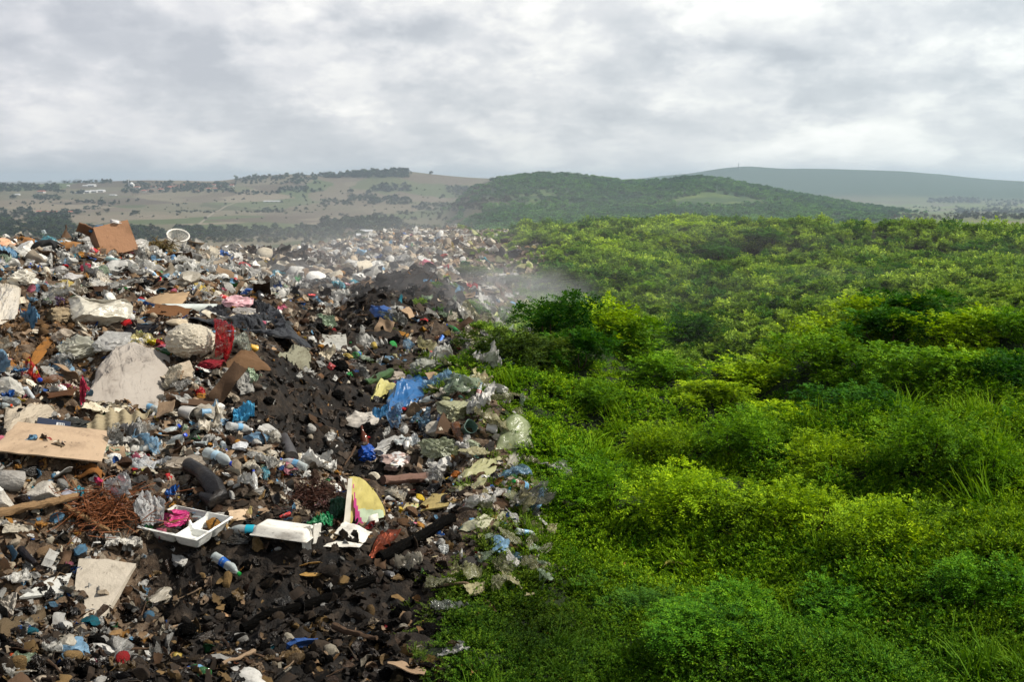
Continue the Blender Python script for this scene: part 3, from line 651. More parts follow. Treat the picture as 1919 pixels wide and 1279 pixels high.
# ------------------------------------------------------------------ putting rubbish down
LAND = []          # things by which others are described: (phrase, u, v, r)
USED = set()
HB = []
def top(name, V, F, m, color, label, cat, loc=(0, 0, 0), rot=None, scale=None, group=None, angle=38, smooth=True, parent=None, land=None):
    me = np_mesh(name, V, F, smooth, angle)
    o = put(name, me, m, parent, loc, rot, scale, color, label, cat, group)
    if label: USED.add(label)
    if label:
        Vw = np.asarray(V); pu, pv, pd = project(Vw[:, 0]+loc[0], Vw[:, 1]+loc[1], Vw[:, 2]+loc[2]); HB.append((pu.min(), pu.max(), pv.min(), pv.max()))
    if land:
        u, v, d = project(*loc); LAND.append((land, u, v, d))
    return o
def fit(V, u, v, w, h=None, sink=.12, rmin=2.6):
    """scale a shape to w x h pixels as seen at its own distance and stand it on the slope"""
    base = hit(u, v+(h or w*.6)*.5, rmin); r = base.y; s = w*r*1.01/F0; V = V.copy()
    x = np.ptp(V[:, 0]); V *= s/x
    if h:
        sa = max(.08, (CZ-base.z)/math.hypot(base.x, base.y)); Z = np.ptp(V[:, 2]); Dp = np.ptp(V[:, 1])
        V[:, 2] *= max(h*r/F0-Dp*sa*.8, .3*h*r/F0)/Z
    Dp = np.ptp(V[:, 1]); loc = Vector((base.x, base.y, 0)); d = Vector((base.x, base.y, 0)).normalized(); loc += d*Dp*.42
    loc.z = min(hgt(loc.x, loc.y), base.z+.25*np.ptp(V[:, 2]))-sink*np.ptp(V[:, 2])
    return V, loc, s
def px_dir(u): return -math.degrees(math.atan((u-W0/2)/F0))
def hero(kind, u, v, w, h, color, label, cat, land=None, seed=None, mt=None, name=None, rot=(0, 0, 0), sink=.12, **kw):
    seed = seed or int(u*7+v*13); g = {'bag': lambda: s_bag(seed, kw.get('sub', 4), kw.get('k', 16), kw.get('flat', .62), kw.get('tie', True), kw.get('ca', 1.)),
        'film': lambda: s_film(seed, kw.get('n', 44), kw.get('k', 14), kw.get('flat', .55)), 'card': lambda: s_card(seed, 14, kw.get('t', .02), kw.get('asp', .7), kw.get('bend', .16)),
        'stone': lambda: s_stone(seed, 4), 'char': lambda: s_char(seed, 4), 'peel': lambda: s_peel(seed), 'cup': lambda: s_cup(seed, kw.get('dent', .2)), 'can': lambda: s_can(seed),
        'stick': lambda: s_stick(seed, kw.get('thick', .03))}[kind]
    dm = {'bag': 'plastic', 'film': 'plastic', 'card': 'card', 'stone': 'stone', 'char': 'char', 'peel': 'peel', 'cup': 'hard', 'can': 'metal', 'stick': 'wood'}[kind]
    V, F = g()
    if any(rot): V = V@rotm(*rot).T; V[:, 2] -= V[:, 2].min()
    on = kw.get('on')
    V, loc, s = fit(V, on[0] if on else u, on[1] if on else v, w, h, sink)
    if on:
        b = hit(kw['on'][0], kw['on'][1]); loc = b+Vector(((u-kw['on'][0])*b.y/F0, kw['on'][3] if len(kw['on']) > 3 else .2, (kw['on'][1]-v-h*.5)*b.y/F0*.99))
    return top(name or cat.replace(' ', '_'), V, F, M[mt or dm, 'obj'], lin(color), label, cat, loc, land=land, angle=kw.get('angle', 38))
def bottle(u, v, w, label, land=None, yaw=0, pitch=0, body=(205, 215, 215), cap=(20, 60, 190), lab=(120, 190, 215), beer=False, crush=.2, seed=3, mt=None, roll=0, up=.0):
    """w = length in pixels; yaw turns it in plan, pitch lifts the neck"""
    seed = int(u+v*3); parts = bottle_parts(seed, crush, beer); base = hit(u, v); L = w*base.y*1.01/F0
    me = np_mesh('bottle', *parts[0], True, 35)
    loc = base+Vector((0, .03, -.01+up))
    o = put('bottle', me, M[mt or ('glass' if beer else 'clear'), 'obj'], loc=loc, rot=(math.radians(roll), math.radians(-pitch), math.radians(yaw)), scale=L, color=lin(body), label=label, cat='bottle')
    if cap: put('bottle_cap', np_mesh('bottle_cap', *parts[1], True, 35), M['hard', 'obj'], o, color=lin(cap))
    if lab: put('label_band', np_mesh('label_band', *parts[2], True, 35), M['hard', 'obj'], o, color=lin(lab))
    USED.add(label); HB.append((u-w*.4, u+w*.4, v-w*.2, v+w*.2))
    if land: LAND.append((land, u, v, base.y))
    return o
def sheet(corners, color, label, cat, mt='plastic', land=None, thick=0, name=None, **kw):
    V, F = drape(corners, **kw); c = V.mean(0); c[2] = V[:, 2].min()
    V = V-c
    if thick: V, F = solid(V, F, thick)
    return top(name or cat.replace(' ', '_'), V, F, M[mt, 'obj'], lin(color), label, cat, tuple(c), land=land, angle=32)
def pole(u0, v0, u1, v1, rad, color, label, cat, mt='wood', land=None, lift=.02, seed=1, name=None, rough=.3, taper=.7, top_up=0., n=24, sag=0.):
    a, b = near_hits([(u0, v0), (u1, v1)], .2); t = np.linspace(0, 1, n)
    p = a+(b-a)*t[:, None]; p[:, 2] += lift+top_up*t; p[:, 2] = np.maximum(p[:, 2], height(p[:, 0], p[:, 1])+rad*.2) if not top_up else p[:, 2]
    L = np.linalg.norm(b-a); p[:, 2] += .02*L*pn(np.stack([t*3, 0*t, 0*t+seed], 1), seed); p[:, 0] += .02*L*pn(np.stack([t*3, 0*t+4, 0*t+seed], 1), seed)
    c = p.mean(0); V, F = tube(p-c, rad*(1-(1-taper)*t), 9, seed, rough)
    return top(name or cat.replace(' ', '_'), V, F, M[mt, 'obj'], lin(color), label, cat, tuple(c), land=land)
WH, GY, CR, BK = (205, 203, 198), (165, 162, 156), (206, 197, 180), (16, 16, 18)

def build_heroes():
    # ---- crest of the near heap
    base = hit(214, 478); s = 74*base.y/F0
    V, F = s_box(5, .88, .75, .78); Rm = rotm(0, -14, 0)@rotm(-12, 0, 34)
    o = top('cardboard_box', (V@Rm.T)*s, F, M['card', 'obj'], lin((158, 120, 92)), 'big brown cardboard box tilted on the crest of the heap', 'box', (base.x, base.y+.3*s, base.z-.06), land='the tilted cardboard box')
    me = np_mesh('box_flap', *flap(.86, .40, 24, 0, .36, .78)); me.transform(Matrix(((Rm*s).tolist())).to_4x4()); put('box_flap', me, M['card', 'obj'], o, color=lin((146, 110, 84)))
    me = np_mesh('box_flap', *flap(.72, .36, 40, -.42, 0, .78, 90)); me.transform(Matrix(((Rm*s).tolist())).to_4x4()); put('box_flap', me, M['card', 'obj'], o, color=lin((150, 113, 86)))
    hero('film', 186, 428, 46, 24, (60, 130, 180), 'crumpled blue plastic film hanging over the top edge of the tilted cardboard box', 'plastic film', None, rot=(0, -24, 0), on=(214, 478))
    hero('bag', 212, 416, 26, 12, (225, 222, 220), 'small white knotted bag resting on top of the tilted cardboard box', 'plastic bag', None, sub=3, on=(214, 478))
    hero('stone', 188, 452, 14, 11, (104, 108, 50), 'olive green melon lying in front of the tilted cardboard box', 'melon', None, mt='peel', on=(192, 470, 0, -.1))
    base = hit(333, 474); s = 44*base.y/F0; V, F = s_basket(); V = V@rotm(0, -52, -58).T*s*.92; V[:, 2] -= V[:, 2].min()
    top('basket', V, F, M['hard', 'obj'], lin((228, 224, 214)), 'white slotted plastic basket tipped on its side on the crest', 'basket', (base.x, base.y, base.z-.02), land='the white basket')
    bottle(83, 446, 27, 'clear plastic bottle with blue label standing upside down on the crest', 'the upturned bottle', pitch=-70, yaw=20, lab=(40, 150, 210), cap=None, crush=.1, up=.14)
    V, F = s_bag(411, 4, 9, .7, False); V, loc, s = fit(V, 93, 453, 34, 26); top('plastic_bag', V, F, M['film', 'obj'], lin((96, 156, 170)), 'puffed pale teal plastic bag on the crest beside the upturned bottle', 'plastic bag', loc, land='the puffed teal bag')
    hero('card', 132, 463, 46, 24, (150, 108, 66), 'flattened brown carton leaning on the crest', 'cardboard', 'the flattened brown carton', rot=(20, -18, 10), asp=.8)
    hero('card', 55, 452, 20, 20, (140, 100, 64), 'upright torn scrap of brown cardboard on the crest', 'cardboard', None, rot=(60, 10, 20))
    hero('card', 10, 462, 42, 22, (206, 160, 130), 'pale pinkish board sloping down at the crest', 'cardboard', 'the pale pinkish board', rot=(20, 28, 0), asp=.6)
    hero('bag', 258, 463, 42, 34, (224, 222, 216), 'shiny white refuse bag beside the tilted cardboard box', 'plastic bag', 'the shiny white refuse bag', mt='film')
    hero('bag', 243, 472, 29, 19, (176, 82, 92), 'round dull pink bag in front of the shiny white refuse bag', 'plastic bag', 'the round dull pink bag', k=5, tie=False, flat=.8)
    hero('bag', 232, 440, 13, 15, (222, 190, 186), 'pinkish white bag behind the tilted cardboard box', 'plastic bag', None, sub=3)
    hero('bag', 334, 486, 31, 19, (112, 160, 205), 'swollen light blue bag below the white basket', 'plastic bag', 'the swollen light blue bag', k=6, tie=False, flat=.7)
    hero('bag', 328, 474, 15, 11, (100, 165, 200), 'small sky blue bag lying on the swollen light blue bag', 'plastic bag', None, k=6, sub=3)
    bottle(211, 492, 34, 'pale teal canister lying below the tilted cardboard box', 'the pale teal canister', yaw=-25, body=(150, 178, 176), cap=None, lab=None, mt='hard', crush=.12, pitch=-6)
    can = hero('can', 177, 472, 22, 15, (196, 60, 66), 'red tin lying on its side below the melon', 'tin', 'the red tin', rot=(0, 18, -25), mt='hard')
    hero('film', 196, 463, 20, 17, (222, 222, 228), 'white wrapper printed with a dark blue oval, by the melon', 'wrapper', None, mt='print')
    hero('card', 170, 480, 18, 11, (170, 122, 84), 'small open brown box below the red tin', 'cardboard', None, rot=(30, 0, 20))
    bottle(36, 508, 31, 'white bottle with blue cap and blue label lying on the upper slope', 'the white bottle with blue cap', yaw=-28, pitch=-8, body=(226, 226, 228), lab=(80, 120, 180), mt='hard', crush=.03)
    hero('bag', 161, 501, 19, 17, (178, 34, 72), 'glossy crimson bag on the upper slope', 'plastic bag', 'the glossy crimson bag', mt='film', sub=3)
    hero('bag', 268, 528, 40, 26, BK, 'shiny black refuse bag under the crest', 'plastic bag', 'the shiny black refuse bag', k=12)
    hero('film', 301, 514, 12, 13, (36, 144, 205), 'bright blue scrap of foil beside the shiny black refuse bag', 'wrapper', None)
    hero('card', 298, 524, 10, 9, (214, 28, 38), 'bright red square of card beside the shiny black refuse bag', 'cardboard', None, rot=(60, 0, 10))
    hero('bag', 122, 535, 40, 24, (212, 190, 108), 'yellowish translucent bag on the upper slope', 'plastic bag', 'the yellowish bag', mt='film')
    hero('bag', 110, 507, 58, 26, (206, 202, 196), 'long pale crumpled bag on the upper slope', 'plastic bag', 'the long pale bag', mt='plastic')
    hero('bag', 140, 522, 42, 26, (198, 194, 190), 'creased whitish bag between the yellowish bag and the long pale bag', 'plastic bag', None)
    hero('bag', 437, 478, 19, 13, (84, 140, 176), 'round sky blue bag on the middle ridge', 'plastic bag', 'the round sky blue bag', k=5, tie=False, sub=3)
    hero('bag', 513, 532, 20, 17, (94, 170, 190), 'round turquoise bag in the smoky hollow', 'plastic bag', 'the round turquoise bag', k=6, tie=False, sub=3)
    hero('bag', 833, 482, 20, 11, (150, 62, 52), 'brick red bundle on the far pale slope', 'bundle', 'the brick red bundle', mt='cloth', tie=False, sub=3)
    pole(531, 472, 556, 449, .035, (70, 62, 52), 'thin dark pole sticking up from the middle mound', 'pole', top_up=1.15, taper=.6, n=10)
    # the grass clump on the crest
    g = np.random.default_rng(8); base = hit(300, 478); parts = []
    for k in range(150):
        d = g.normal(size=3)*np.array([1, .7, .8]); d[2] = abs(d[2])*.8+.1; d /= np.linalg.norm(d); t = np.linspace(0, 1, 5)[:, None]; st = g.normal(size=3)*np.array([.1, .08, .06])
        p = st+d*t*g.uniform(.18, .36)+np.array([0, 0, -.16])*t**2; parts.append(tube(p, .009, 3))
    V, F = join(parts); top('weed_clump', V, F, M['peel', 'obj'], lin((112, 96, 52)), 'matted clump of dry brown grass on the crest', 'weeds', (base.x, base.y, base.z+.14), land='the clump of dry grass')
    # ---- upper slope, large sheets and sacks
    sheet([(-60, 640), (34, 618), (44, 520), (-60, 500)], (214, 204, 186), 'very large creamy plastic sack spilling at the edge of the slope', 'plastic sack', land='the large creamy sack', bulge=.30, pleat=.11, freq=4.5, ang=1.2, seed=4, n=120, fine=.6, stiff=True, crk=.5)
    hero('bag', 38, 528, 56, 36, (212, 206, 192), 'creamy bag end tucked behind the large creamy sack', 'plastic bag', None)
    hero('bag', 182, 592, 128, 70, (214, 208, 192), 'huge milky white plastic bag in the middle of the upper slope', 'plastic bag', 'the huge milky white bag', sub=5, k=30, flat=.72, ca=.32, tie=False)
    hero('bag', 112, 588, 72, 44, (150, 134, 108), 'brown stained cushion shaped sack beside the huge milky white bag', 'sack', 'the brown stained sack', mt='cloth', tie=False, k=9, flat=.4)
    hero('film', 56, 592, 46, 58, (84, 128, 158), 'draped blue film beside the large creamy sack', 'plastic film', 'the draped blue film', flat=1.0)
    hero('bag', 152, 661, 92, 62, (190, 188, 172), 'knotted translucent white bag with greens inside', 'plastic bag', 'the knotted translucent bag', mt='film', sub=5, k=22)
    hero('bag', 120, 628, 46, 28, (176, 162, 144), 'grubby beige bag below the brown stained sack', 'plastic bag', 'the grubby beige bag')
    sheet([(238, 602), (330, 590), (358, 548), (282, 548)], (160, 134, 102), 'torn curved piece of tan cardboard on the upper slope', 'cardboard', 'card', 'the curved tan cardboard', bulge=.16, pleat=.014, freq=1.5, stiff=True, seed=9, n=30, thick=.012, edge=.16, curl=.12)
    hero('card', 318, 578, 74, 32, (104, 72, 46), 'dark brown ripped cardboard lining behind the grey gutter', 'cardboard', None, rot=(25, 12, 0))
    # grey gutter: open channel
    a, b = near_hits([(308, 600), (404, 574)], .06); t = np.linspace(0, 1, 14); ang = np.linspace(-.15*np.pi, 1.15*np.pi, 12); L = np.linalg.norm(b-a)
    T = (b-a)/L; Nn = np.cross(T, [0, 0, 1.0]); Nn /= np.linalg.norm(Nn); Bn = np.cross(Nn, T)
    V = np.array([(b-a)*(tt-.5)+.055*(np.cos(q)*Nn+np.sin(q)*Bn) for tt in t for q in ang]); V, F = solid(V, grid_faces(14, 12), .008); c = (a+b)/2
    top('gutter', V, F, M['hard', 'obj'], lin((186, 192, 186)), 'long grey plastic gutter lying across the upper slope', 'gutter', (c[0], c[1], c[2]+.09), land='the grey gutter')
    hero('bag', 446, 563, 58, 32, (226, 178, 184), 'pale pink plastic bag above the black tarpaulin', 'plastic bag', 'the pale pink bag', k=12)
    hero('can', 419, 556, 20, 16, (200, 60, 60), 'dented red and white can beside the pale pink bag', 'can', None, rot=(0, 30, 40), mt='print')
    hero('can', 470, 548, 24, 13, (50, 90, 160), 'blue and white paint can behind the pale pink bag', 'can', None, rot=(0, -70, 0), mt='print')
    hero('bag', 458, 586, 46, 20, (206, 200, 194), 'flat clear bag between the pale pink bag and the black tarpaulin', 'plastic bag', None, mt='film')
    sheet([(352, 618), (588, 672), (505, 590), (392, 588)], (6, 6, 8), 'wide black tarpaulin in deep folds across the slope', 'tarpaulin', 'tarp', 'the black tarpaulin', bulge=.10, pleat=.085, freq=4.2, ang=.35, seed=3, n=130, fine=.8, stiff=True, crk=.35)
    sheet([(228, 632), (296, 622), (300, 606), (240, 606)], (20, 20, 24), 'small black plastic strip below the huge milky white bag', 'tarpaulin', 'tarp', None, bulge=.1, pleat=.05, freq=6, seed=6, n=24)
    V, F = ico(5); V = V*(1+(creases(V, None, .09, 1.6, 5)+creases(V, None, .06, 4, 9)+creases(V, None, .03, 8, 4))[:, None]+.025*pn(V*3, 3)[:, None]+.012*(1-2*abs(pn(V*np.array([3, 3, 9]), 8)))[:, None]+.05*pn(V*1.2, 6)[:, None])*np.array([1, .9, .86]); V = norm_box(V)
    V, loc, s = fit(V, 360, 652, 97, 84, .06); top('wrapped_ball', V, F, M['wrap', 'obj'], lin((196, 186, 166)), 'big round bundle wrapped in wrinkled creamy film', 'bundle', loc, land='the round creamy bundle')
    hero('film', 414, 634, 46, 86, (206, 30, 44), 'red translucent plastic film standing beside the round creamy bundle', 'plastic film', 'the upright red film', mt='film', rot=(60, 22, 20), flat=1.0, k=9)
    hero('bag', 398, 695, 62, 30, (132, 36, 46), 'dark red rag trailing below the upright red film', 'rag', None, mt='cloth', tie=False, rot=(0, -20, 0))
    bottle(309, 668, 52, 'green glass bottle lying beside the round creamy bundle', 'the green glass bottle', yaw=152, pitch=10, body=(38, 92, 40), cap=None, lab=None, beer=True, crush=0)
    hero('film', 262, 632, 56, 36, (196, 184, 128), 'yellow and grey printed wrapper above the green glass bottle', 'wrapper', None, mt='print', flat=.8)
    hero('film', 286, 640, 34, 22, (205, 188, 30), 'bright yellow printed strip above the green glass bottle', 'wrapper', 'the bright yellow strip')
    hero('can', 300, 642, 22, 18, (150, 40, 36), 'rusty red can beside the bright yellow strip', 'can', None, rot=(0, 15, -30))
    hero('stone', 331, 606, 40, 17, (192, 176, 150), 'flat cream foam cushion on the black tarpaulin edge', 'foam block', None, mt='foam')
    hero('film', 452, 642, 52, 44, (176, 180, 166), 'stiff twisted clear film hanging below the black tarpaulin', 'plastic film', 'the twisted clear film', mt='film', rot=(30, 25, 0), flat=1.)
    hero('cup', 470, 651, 20, 20, (206, 160, 62), 'small yellow tub under the black tarpaulin', 'tub', 'the small yellow tub', rot=(0, 30, 60))
    sheet([(520, 672), (582, 696), (586, 662), (545, 655)], (128, 126, 108), 'olive grey canvas sheet at the end of the black tarpaulin', 'canvas', 'cloth', 'the olive grey canvas', bulge=.12, pleat=.05, freq=4, seed=14, n=34)
    sheet([(412, 704), (510, 704), (478, 672), (452, 668)], (98, 74, 52), 'dark brown bent cardboard below the small yellow tub', 'cardboard', 'card', 'the dark brown bent cardboard', bulge=.18, pleat=.06, freq=3, seed=21, n=30, thick=.01, stiff=True)
    sheet([(598, 648), (660, 660), (648, 630), (604, 628)], (188, 186, 176), 'flat pale grey plastic sheet at the edge of the burnt pit', 'plastic film', 'plastic', 'the flat pale grey sheet', bulge=.06, pleat=.05, freq=4, seed=31, n=34)
    hero('film', 612, 660, 34, 36, (206, 194, 170), 'torn cream paper below the flat pale grey sheet', 'paper', None, mt='paper')
    hero('cup', 661, 655, 15, 16, (150, 148, 134), 'round tin lid at the end of the flat pale grey sheet', 'disc', None, rot=(0, 60, 30), name='tin_disc')
    # ---- middle of the slope
    sheet([(160, 752), (310, 770), (318, 668), (204, 655)], (160, 152, 143), 'large grey white fabric sack sagging in the middle of the heap', 'sack', 'canvas', 'the large grey white sack', bulge=.24, pleat=.085, freq=4, ang=.75, seed=5, n=130, fine=.7, stiff=True, crk=.28)
    hero('bag', 213, 672, 70, 44, (204, 202, 198), 'bunched clear film knotted over the large grey white sack', 'plastic film', None, mt='film', sink=-.5)
    hero('film', 162, 730, 20, 72, (196, 62, 90), 'strip of pink cloth beside the large grey white sack', 'rag', 'the strip of pink cloth', mt='cloth', rot=(50, 0, 0), flat=1.)
    hero('bag', 20, 722, 62, 48, (214, 210, 200), 'shiny white bag of crumpled film above the pale stones', 'plastic bag', 'the shiny crumpled white bag', mt='film')
    hero('film', 64, 690, 30, 56, (170, 50, 40), 'red and silver foil packet standing in brown waste', 'wrapper', 'the red and silver packet', mt='print', rot=(55, 0, 10), flat=1.)
    hero('film', 36, 695, 30, 26, (52, 110, 156), 'crumpled blue film beside the red and silver packet', 'plastic film', None)
    hero('bag', 127, 722, 38, 17, (190, 50, 96), 'crumpled magenta bag beside the strip of pink cloth', 'plastic bag', 'the crumpled magenta bag', mt='film')
    hero('card', 105, 742, 90, 34, (82, 54, 34), 'wet dark brown cardboard under the crumpled magenta bag', 'cardboard', 'the wet dark cardboard', rot=(12, -6, 0), asp=.5)
    sheet([(6, 696), (30, 700), (100, 640), (84, 634)], (138, 92, 40), 'thin orange brown strip of veneer lying on brown waste', 'veneer strip', 'wood', 'the orange brown veneer', bulge=.03, pleat=.02, freq=3, seed=23, n=20, thick=.008)
    bottle(50, 752, 40, 'upright squat white bottle with white cap beside the wet dark cardboard', None, pitch=-60, yaw=60, body=(190, 196, 200), cap=(206, 206, 204), lab=None, mt='hard', crush=.05, up=.02)
    hero('bag', 22, 757, 40, 22, (165, 170, 172), 'cloudy clear bag by the orange capped bottle', 'plastic bag', None, mt='film')
    bottle(-4, 768, 44, 'bottle with a bright orange cap at the edge of the heap', 'the orange capped bottle', yaw=8, cap=(225, 74, 24), crush=.2)
    V, F = s_cup(5, .1); V, F = s_film(77, 40, 5, .4); V, loc, s = fit(V, 200, 772, 68, 44); top('broken_plate', V, F, M['foam', 'obj'], lin((206, 196, 172)), 'broken cream foam plate in front of the large grey white sack', 'plate', loc, land='the broken cream plate')
    hero('char', 132, 797, 74, 40, (58, 60, 58), 'dark grey crumpled cloth bundle behind the egg tray', 'bundle', 'the dark grey bundle', mt='cloth')
    sheet([(2, 815), (100, 795), (106, 765), (10, 765)], (176, 164, 146), 'dirty cream canvas strip behind the big cardboard sheet', 'canvas', 'cloth', None, bulge=.06, pleat=.06, freq=5, seed=24, n=30)
    bottle(36, 800, 44, 'green glass bottle half hidden behind the big cardboard sheet', None, yaw=205, body=(40, 110, 44), cap=None, lab=None, beer=True, crush=0)
    base = hit(196, 838); s = 118*base.y/F0; V, F = s_eggtray(); V = V@rotm(10, 0, -24).T*s*.92; V[:, 2] -= V[:, 2].min()
    top('egg_tray', V, F, M['card', 'obj'], lin((150, 138, 112)), 'grey brown moulded pulp egg tray lying in the heap', 'egg tray', (base.x, base.y+.14, base.z+.07), land='the egg tray')
    bottle(188, 792, 36, 'green bottle neck with a bright green cap above the egg tray', None, yaw=62, pitch=25, body=(60, 150, 80), cap=(30, 160, 60), lab=None, crush=.05)
    sheet([(-12, 888), (194, 906), (210, 842), (36, 828)], (170, 147, 122), 'big flattened tan cardboard sheet below the egg tray', 'cardboard', 'card', 'the big cardboard sheet', bulge=.05, pleat=.010, freq=1.2, ang=.1, seed=8, n=50, thick=.008, edge=.035, lift=.075, stiff=True, fine=.6)
    hero('card', 166, 888, 62, 40, (122, 80, 40), 'dark torn cardboard flap folded over the big cardboard sheet', 'cardboard', None, rot=(30, 14, 12), bend=.3)
    base = hit(100, 816); s = 60*base.y/F0; V, F = box(0, 0, .1, 1, .72, .2, rotm(24, 14, 22), .02); ob = top('book', V*s, F, M['hard', 'obj'], lin((40, 48, 66)), 'dark blue glossy box with a barcode behind the big cardboard sheet', 'box', (base.x, base.y, base.z+.02), land='the dark blue box')
    Rb = rotm(24, 14, 22); P = []
    for k in range(9): P.append(box(.12+.022*k, .12, .205, .006+.006*((k*7) % 3), .11, .004))
    v, f = join([box(.2, .12, .203, .24, .15, .003)]); put('barcode_label', np_mesh('barcode_label', (v+np.array([0, 0, -.1]))@Rb.T*s+np.array([0, 0, .1*s]), f, False), M['paper', 'obj'], ob, color=lin((220, 220, 220)))
    v, f = join(P); put('barcode', np_mesh('barcode', (v+np.array([0, 0, -.1]))@Rb.T*s+np.array([0, 0, .1*s]), f, False), M['rubber', 'obj'], ob, color=(.01, .01, .01, 1))
    # ring, foil, bottles in the middle
    hero('cup', 352, 774, 46, 40, (206, 202, 194), 'broken white plastic jar lying open in the middle of the heap', 'jar', 'the broken white jar', rot=(0, 8, -28), dent=.1)
    hero('film', 459, 776, 42, 52, (84, 172, 214), 'crumpled light blue foil at the edge of the burnt pit', 'wrapper', 'the light blue foil', flat=1., rot=(50, 0, 0), k=18)
    hero('bag', 452, 838, 32, 24, (222, 224, 226), 'little white foam ball bag beside the burnt pit', 'plastic bag', 'the little white bag', tie=False, sub=3)
    bottle(408, 872, 84, 'clear plastic bottle with a blue cap lying by the twisted grey bag', 'the long clear bottle', yaw=-38, pitch=-6, lab=(170, 200, 215), crush=.15)
    bottle(368, 838, 36, 'short clear bottle whose blue cap points to the big cardboard sheet', 'the short clear bottle', yaw=172, crush=.3, lab=None)
    bottle(418, 842, 36, 'clear bottle pointing its blue cap down the slope', None, yaw=-62, pitch=-8, crush=.25, lab=None)
    hero('bag', 352, 868, 96, 42, (150, 138, 122), 'twisted grey brown bag beside the long clear bottle', 'plastic bag', 'the twisted grey bag', k=22, flat=.5)
    hero('film', 276, 862, 84, 48, (190, 192, 194), 'wrinkled clear film beside the big cardboard sheet', 'plastic film', 'the wrinkled clear film', mt='film', k=18)
    hero('film', 224, 916, 66, 70, (216, 217, 218), 'crumpled bright clear bag standing below the big cardboard sheet', 'plastic bag', 'the bright clear bag', mt='film', rot=(40, 0, 0), k=16, flat=1.)
    hero('film', 285, 950, 60, 76, (196, 196, 196), 'limp clear film sheet beside the hot pink bag', 'plastic film', None, mt='film', rot=(30, 0, 0), k=12)
    hero('bag', 327, 972, 62, 40, (206, 54, 124), 'hot pink plastic bag in the middle of the lower slope', 'plastic bag', 'the hot pink bag', k=12)
    hero('bag', 184, 905, 24, 22, (190, 40, 92), 'small magenta bag under the big cardboard sheet', 'plastic bag', None, sub=3)
    bottle(366, 986, 62, 'large clear bottle with ribbed base beside the hot pink bag', 'the ribbed clear bottle', yaw=-22, crush=.15, lab=None, cap=(40, 130, 205))
    # black boot-like tube
    pts = [hit(*q)+Vector((0, 0, .05)) for q in ((352, 890), (378, 905), (402, 930), (412, 950), (398, 962), (374, 950))]
    V, F = tube(pts, [.045, .04, .052, .055, .045, .02], 12, 3, .3); c = V.mean(0); top('rubber_sleeve', V-c, F, M['rubber', 'obj'], lin((26, 24, 24)), 'curled black rubber sleeve lying above the hot pink bag', 'rubber sleeve', tuple(c), land='the black rubber sleeve')
    pts = [hit(*q)+Vector((0, 0, .04)) for q in ((528, 832), (538, 850), (548, 872))]
    V, F = tube(pts, [.045, .048, .04], 12, 3, .2); c = V.mean(0); top('rubber_sleeve', V-c, F, M['rubber', 'obj'], lin((46, 42, 40)), 'short sooty rubber pipe standing in the burnt pit', 'rubber sleeve', tuple(c), land='the sooty rubber pipe')
    # stones, stick, cup, roots
    hero('stone', 76, 930, 92, 62, (176, 170, 160), 'large pale rough stone below the big cardboard sheet', 'stone', 'the large pale stone', sink=.2)
    hero('stone', 24, 903, 72, 58, (150, 146, 140), 'grey rough stone touching the big cardboard sheet', 'stone', 'the grey rough stone', sink=.2)
    hero('stone', 4, 945, 40, 56, (184, 178, 168), 'whitish stone at the very edge below the grey rough stone', 'stone', None, sink=.2)
    hero('bag', 50, 888, 66, 26, (40, 38, 36), 'crumpled black bag between the stones and the big cardboard sheet', 'plastic bag', None, tie=False)
    V, F = s_cup(12, .12); V = V@rotm(0, -48, 40).T; V[:, 2] -= V[:, 2].min(); V, loc, s = fit(V, 138, 936, 40, 34); ob = top('plastic_cup', V, F, M['hard', 'obj'], lin((200, 200, 212)), 'translucent white plastic cup lying by the large pale stone', 'cup', loc, land='the white plastic cup')
    pole(-14, 984, 146, 948, .026, (140, 112, 80), 'thick bare branch lying below the large pale stone', 'branch', lift=.04, seed=3, land='the thick bare branch', taper=.75)
    pole(122, 962, 216, 1014, .017, (132, 104, 72), 'thin crooked stick pointing from the thick bare branch to the white foam tray', 'stick', lift=.03, seed=5, land='the thin crooked stick')
    pole(196, 950, 210, 905, .014, (96, 74, 52), 'short upright twig in front of the bright clear bag', 'twig', lift=.03, seed=8, top_up=.0)
    pole(252, 906, 300, 886, .007, (150, 150, 70), 'thin yellow green stalk below the wrinkled clear film', 'stalk', lift=.05, seed=9)
    g = np.random.default_rng(18); parts = []
    for k in range(260):
        q = hit(205+g.normal()*42, 975+g.normal()*20); d = g.normal(size=3)*np.array([1, .8, .35]); d /= np.linalg.norm(d); t = np.linspace(-.5, .5, 6)[:, None]
        b_ = g.normal(size=3)*.05; p = np.array(q)+[0, 0, .03+g.uniform(0, .05)]+d*t*g.uniform(.08, .22)+b_*(t**2); parts.append(tube(p, .0024, 3))
    V, F = join(parts); c = V.mean(0); top('root_mat', V-c, F, M['peel', 'obj'], lin((138, 84, 50)), 'tangled mat of rusty brown fibrous roots beside the thin crooked stick', 'roots', tuple(c), land='the rusty root mat')
    g = np.random.default_rng(19); parts = []
    for k in range(300):
        q = hit(592+g.normal()*22, 942+g.normal()*12); d = g.normal(size=3)*np.array([1, .8, .5]); d /= np.linalg.norm(d); t = np.linspace(-.5, .5, 5)[:, None]
        p = np.array(q)+[0, 0, .02+g.uniform(0, .05)]+d*t*g.uniform(.05, .12)+g.normal(size=3)*.04*t**2; parts.append(tube(p, .0024, 3))
    V, F = join(parts); c = V.mean(0); top('fibre_mat', V-c, F, M['peel', 'obj'], lin((72, 40, 26)), 'dark red brown matted fibre beside the dark green bag', 'fibre', tuple(c), land='the dark fibre mat')
    # foam trays
    base = hit(342, 1030); s = 150*base.y/F0; V, F = s_tray(True); V = V@rotm(7, 2, -24).T*s; V[:, 2] -= V[:, 2].min()
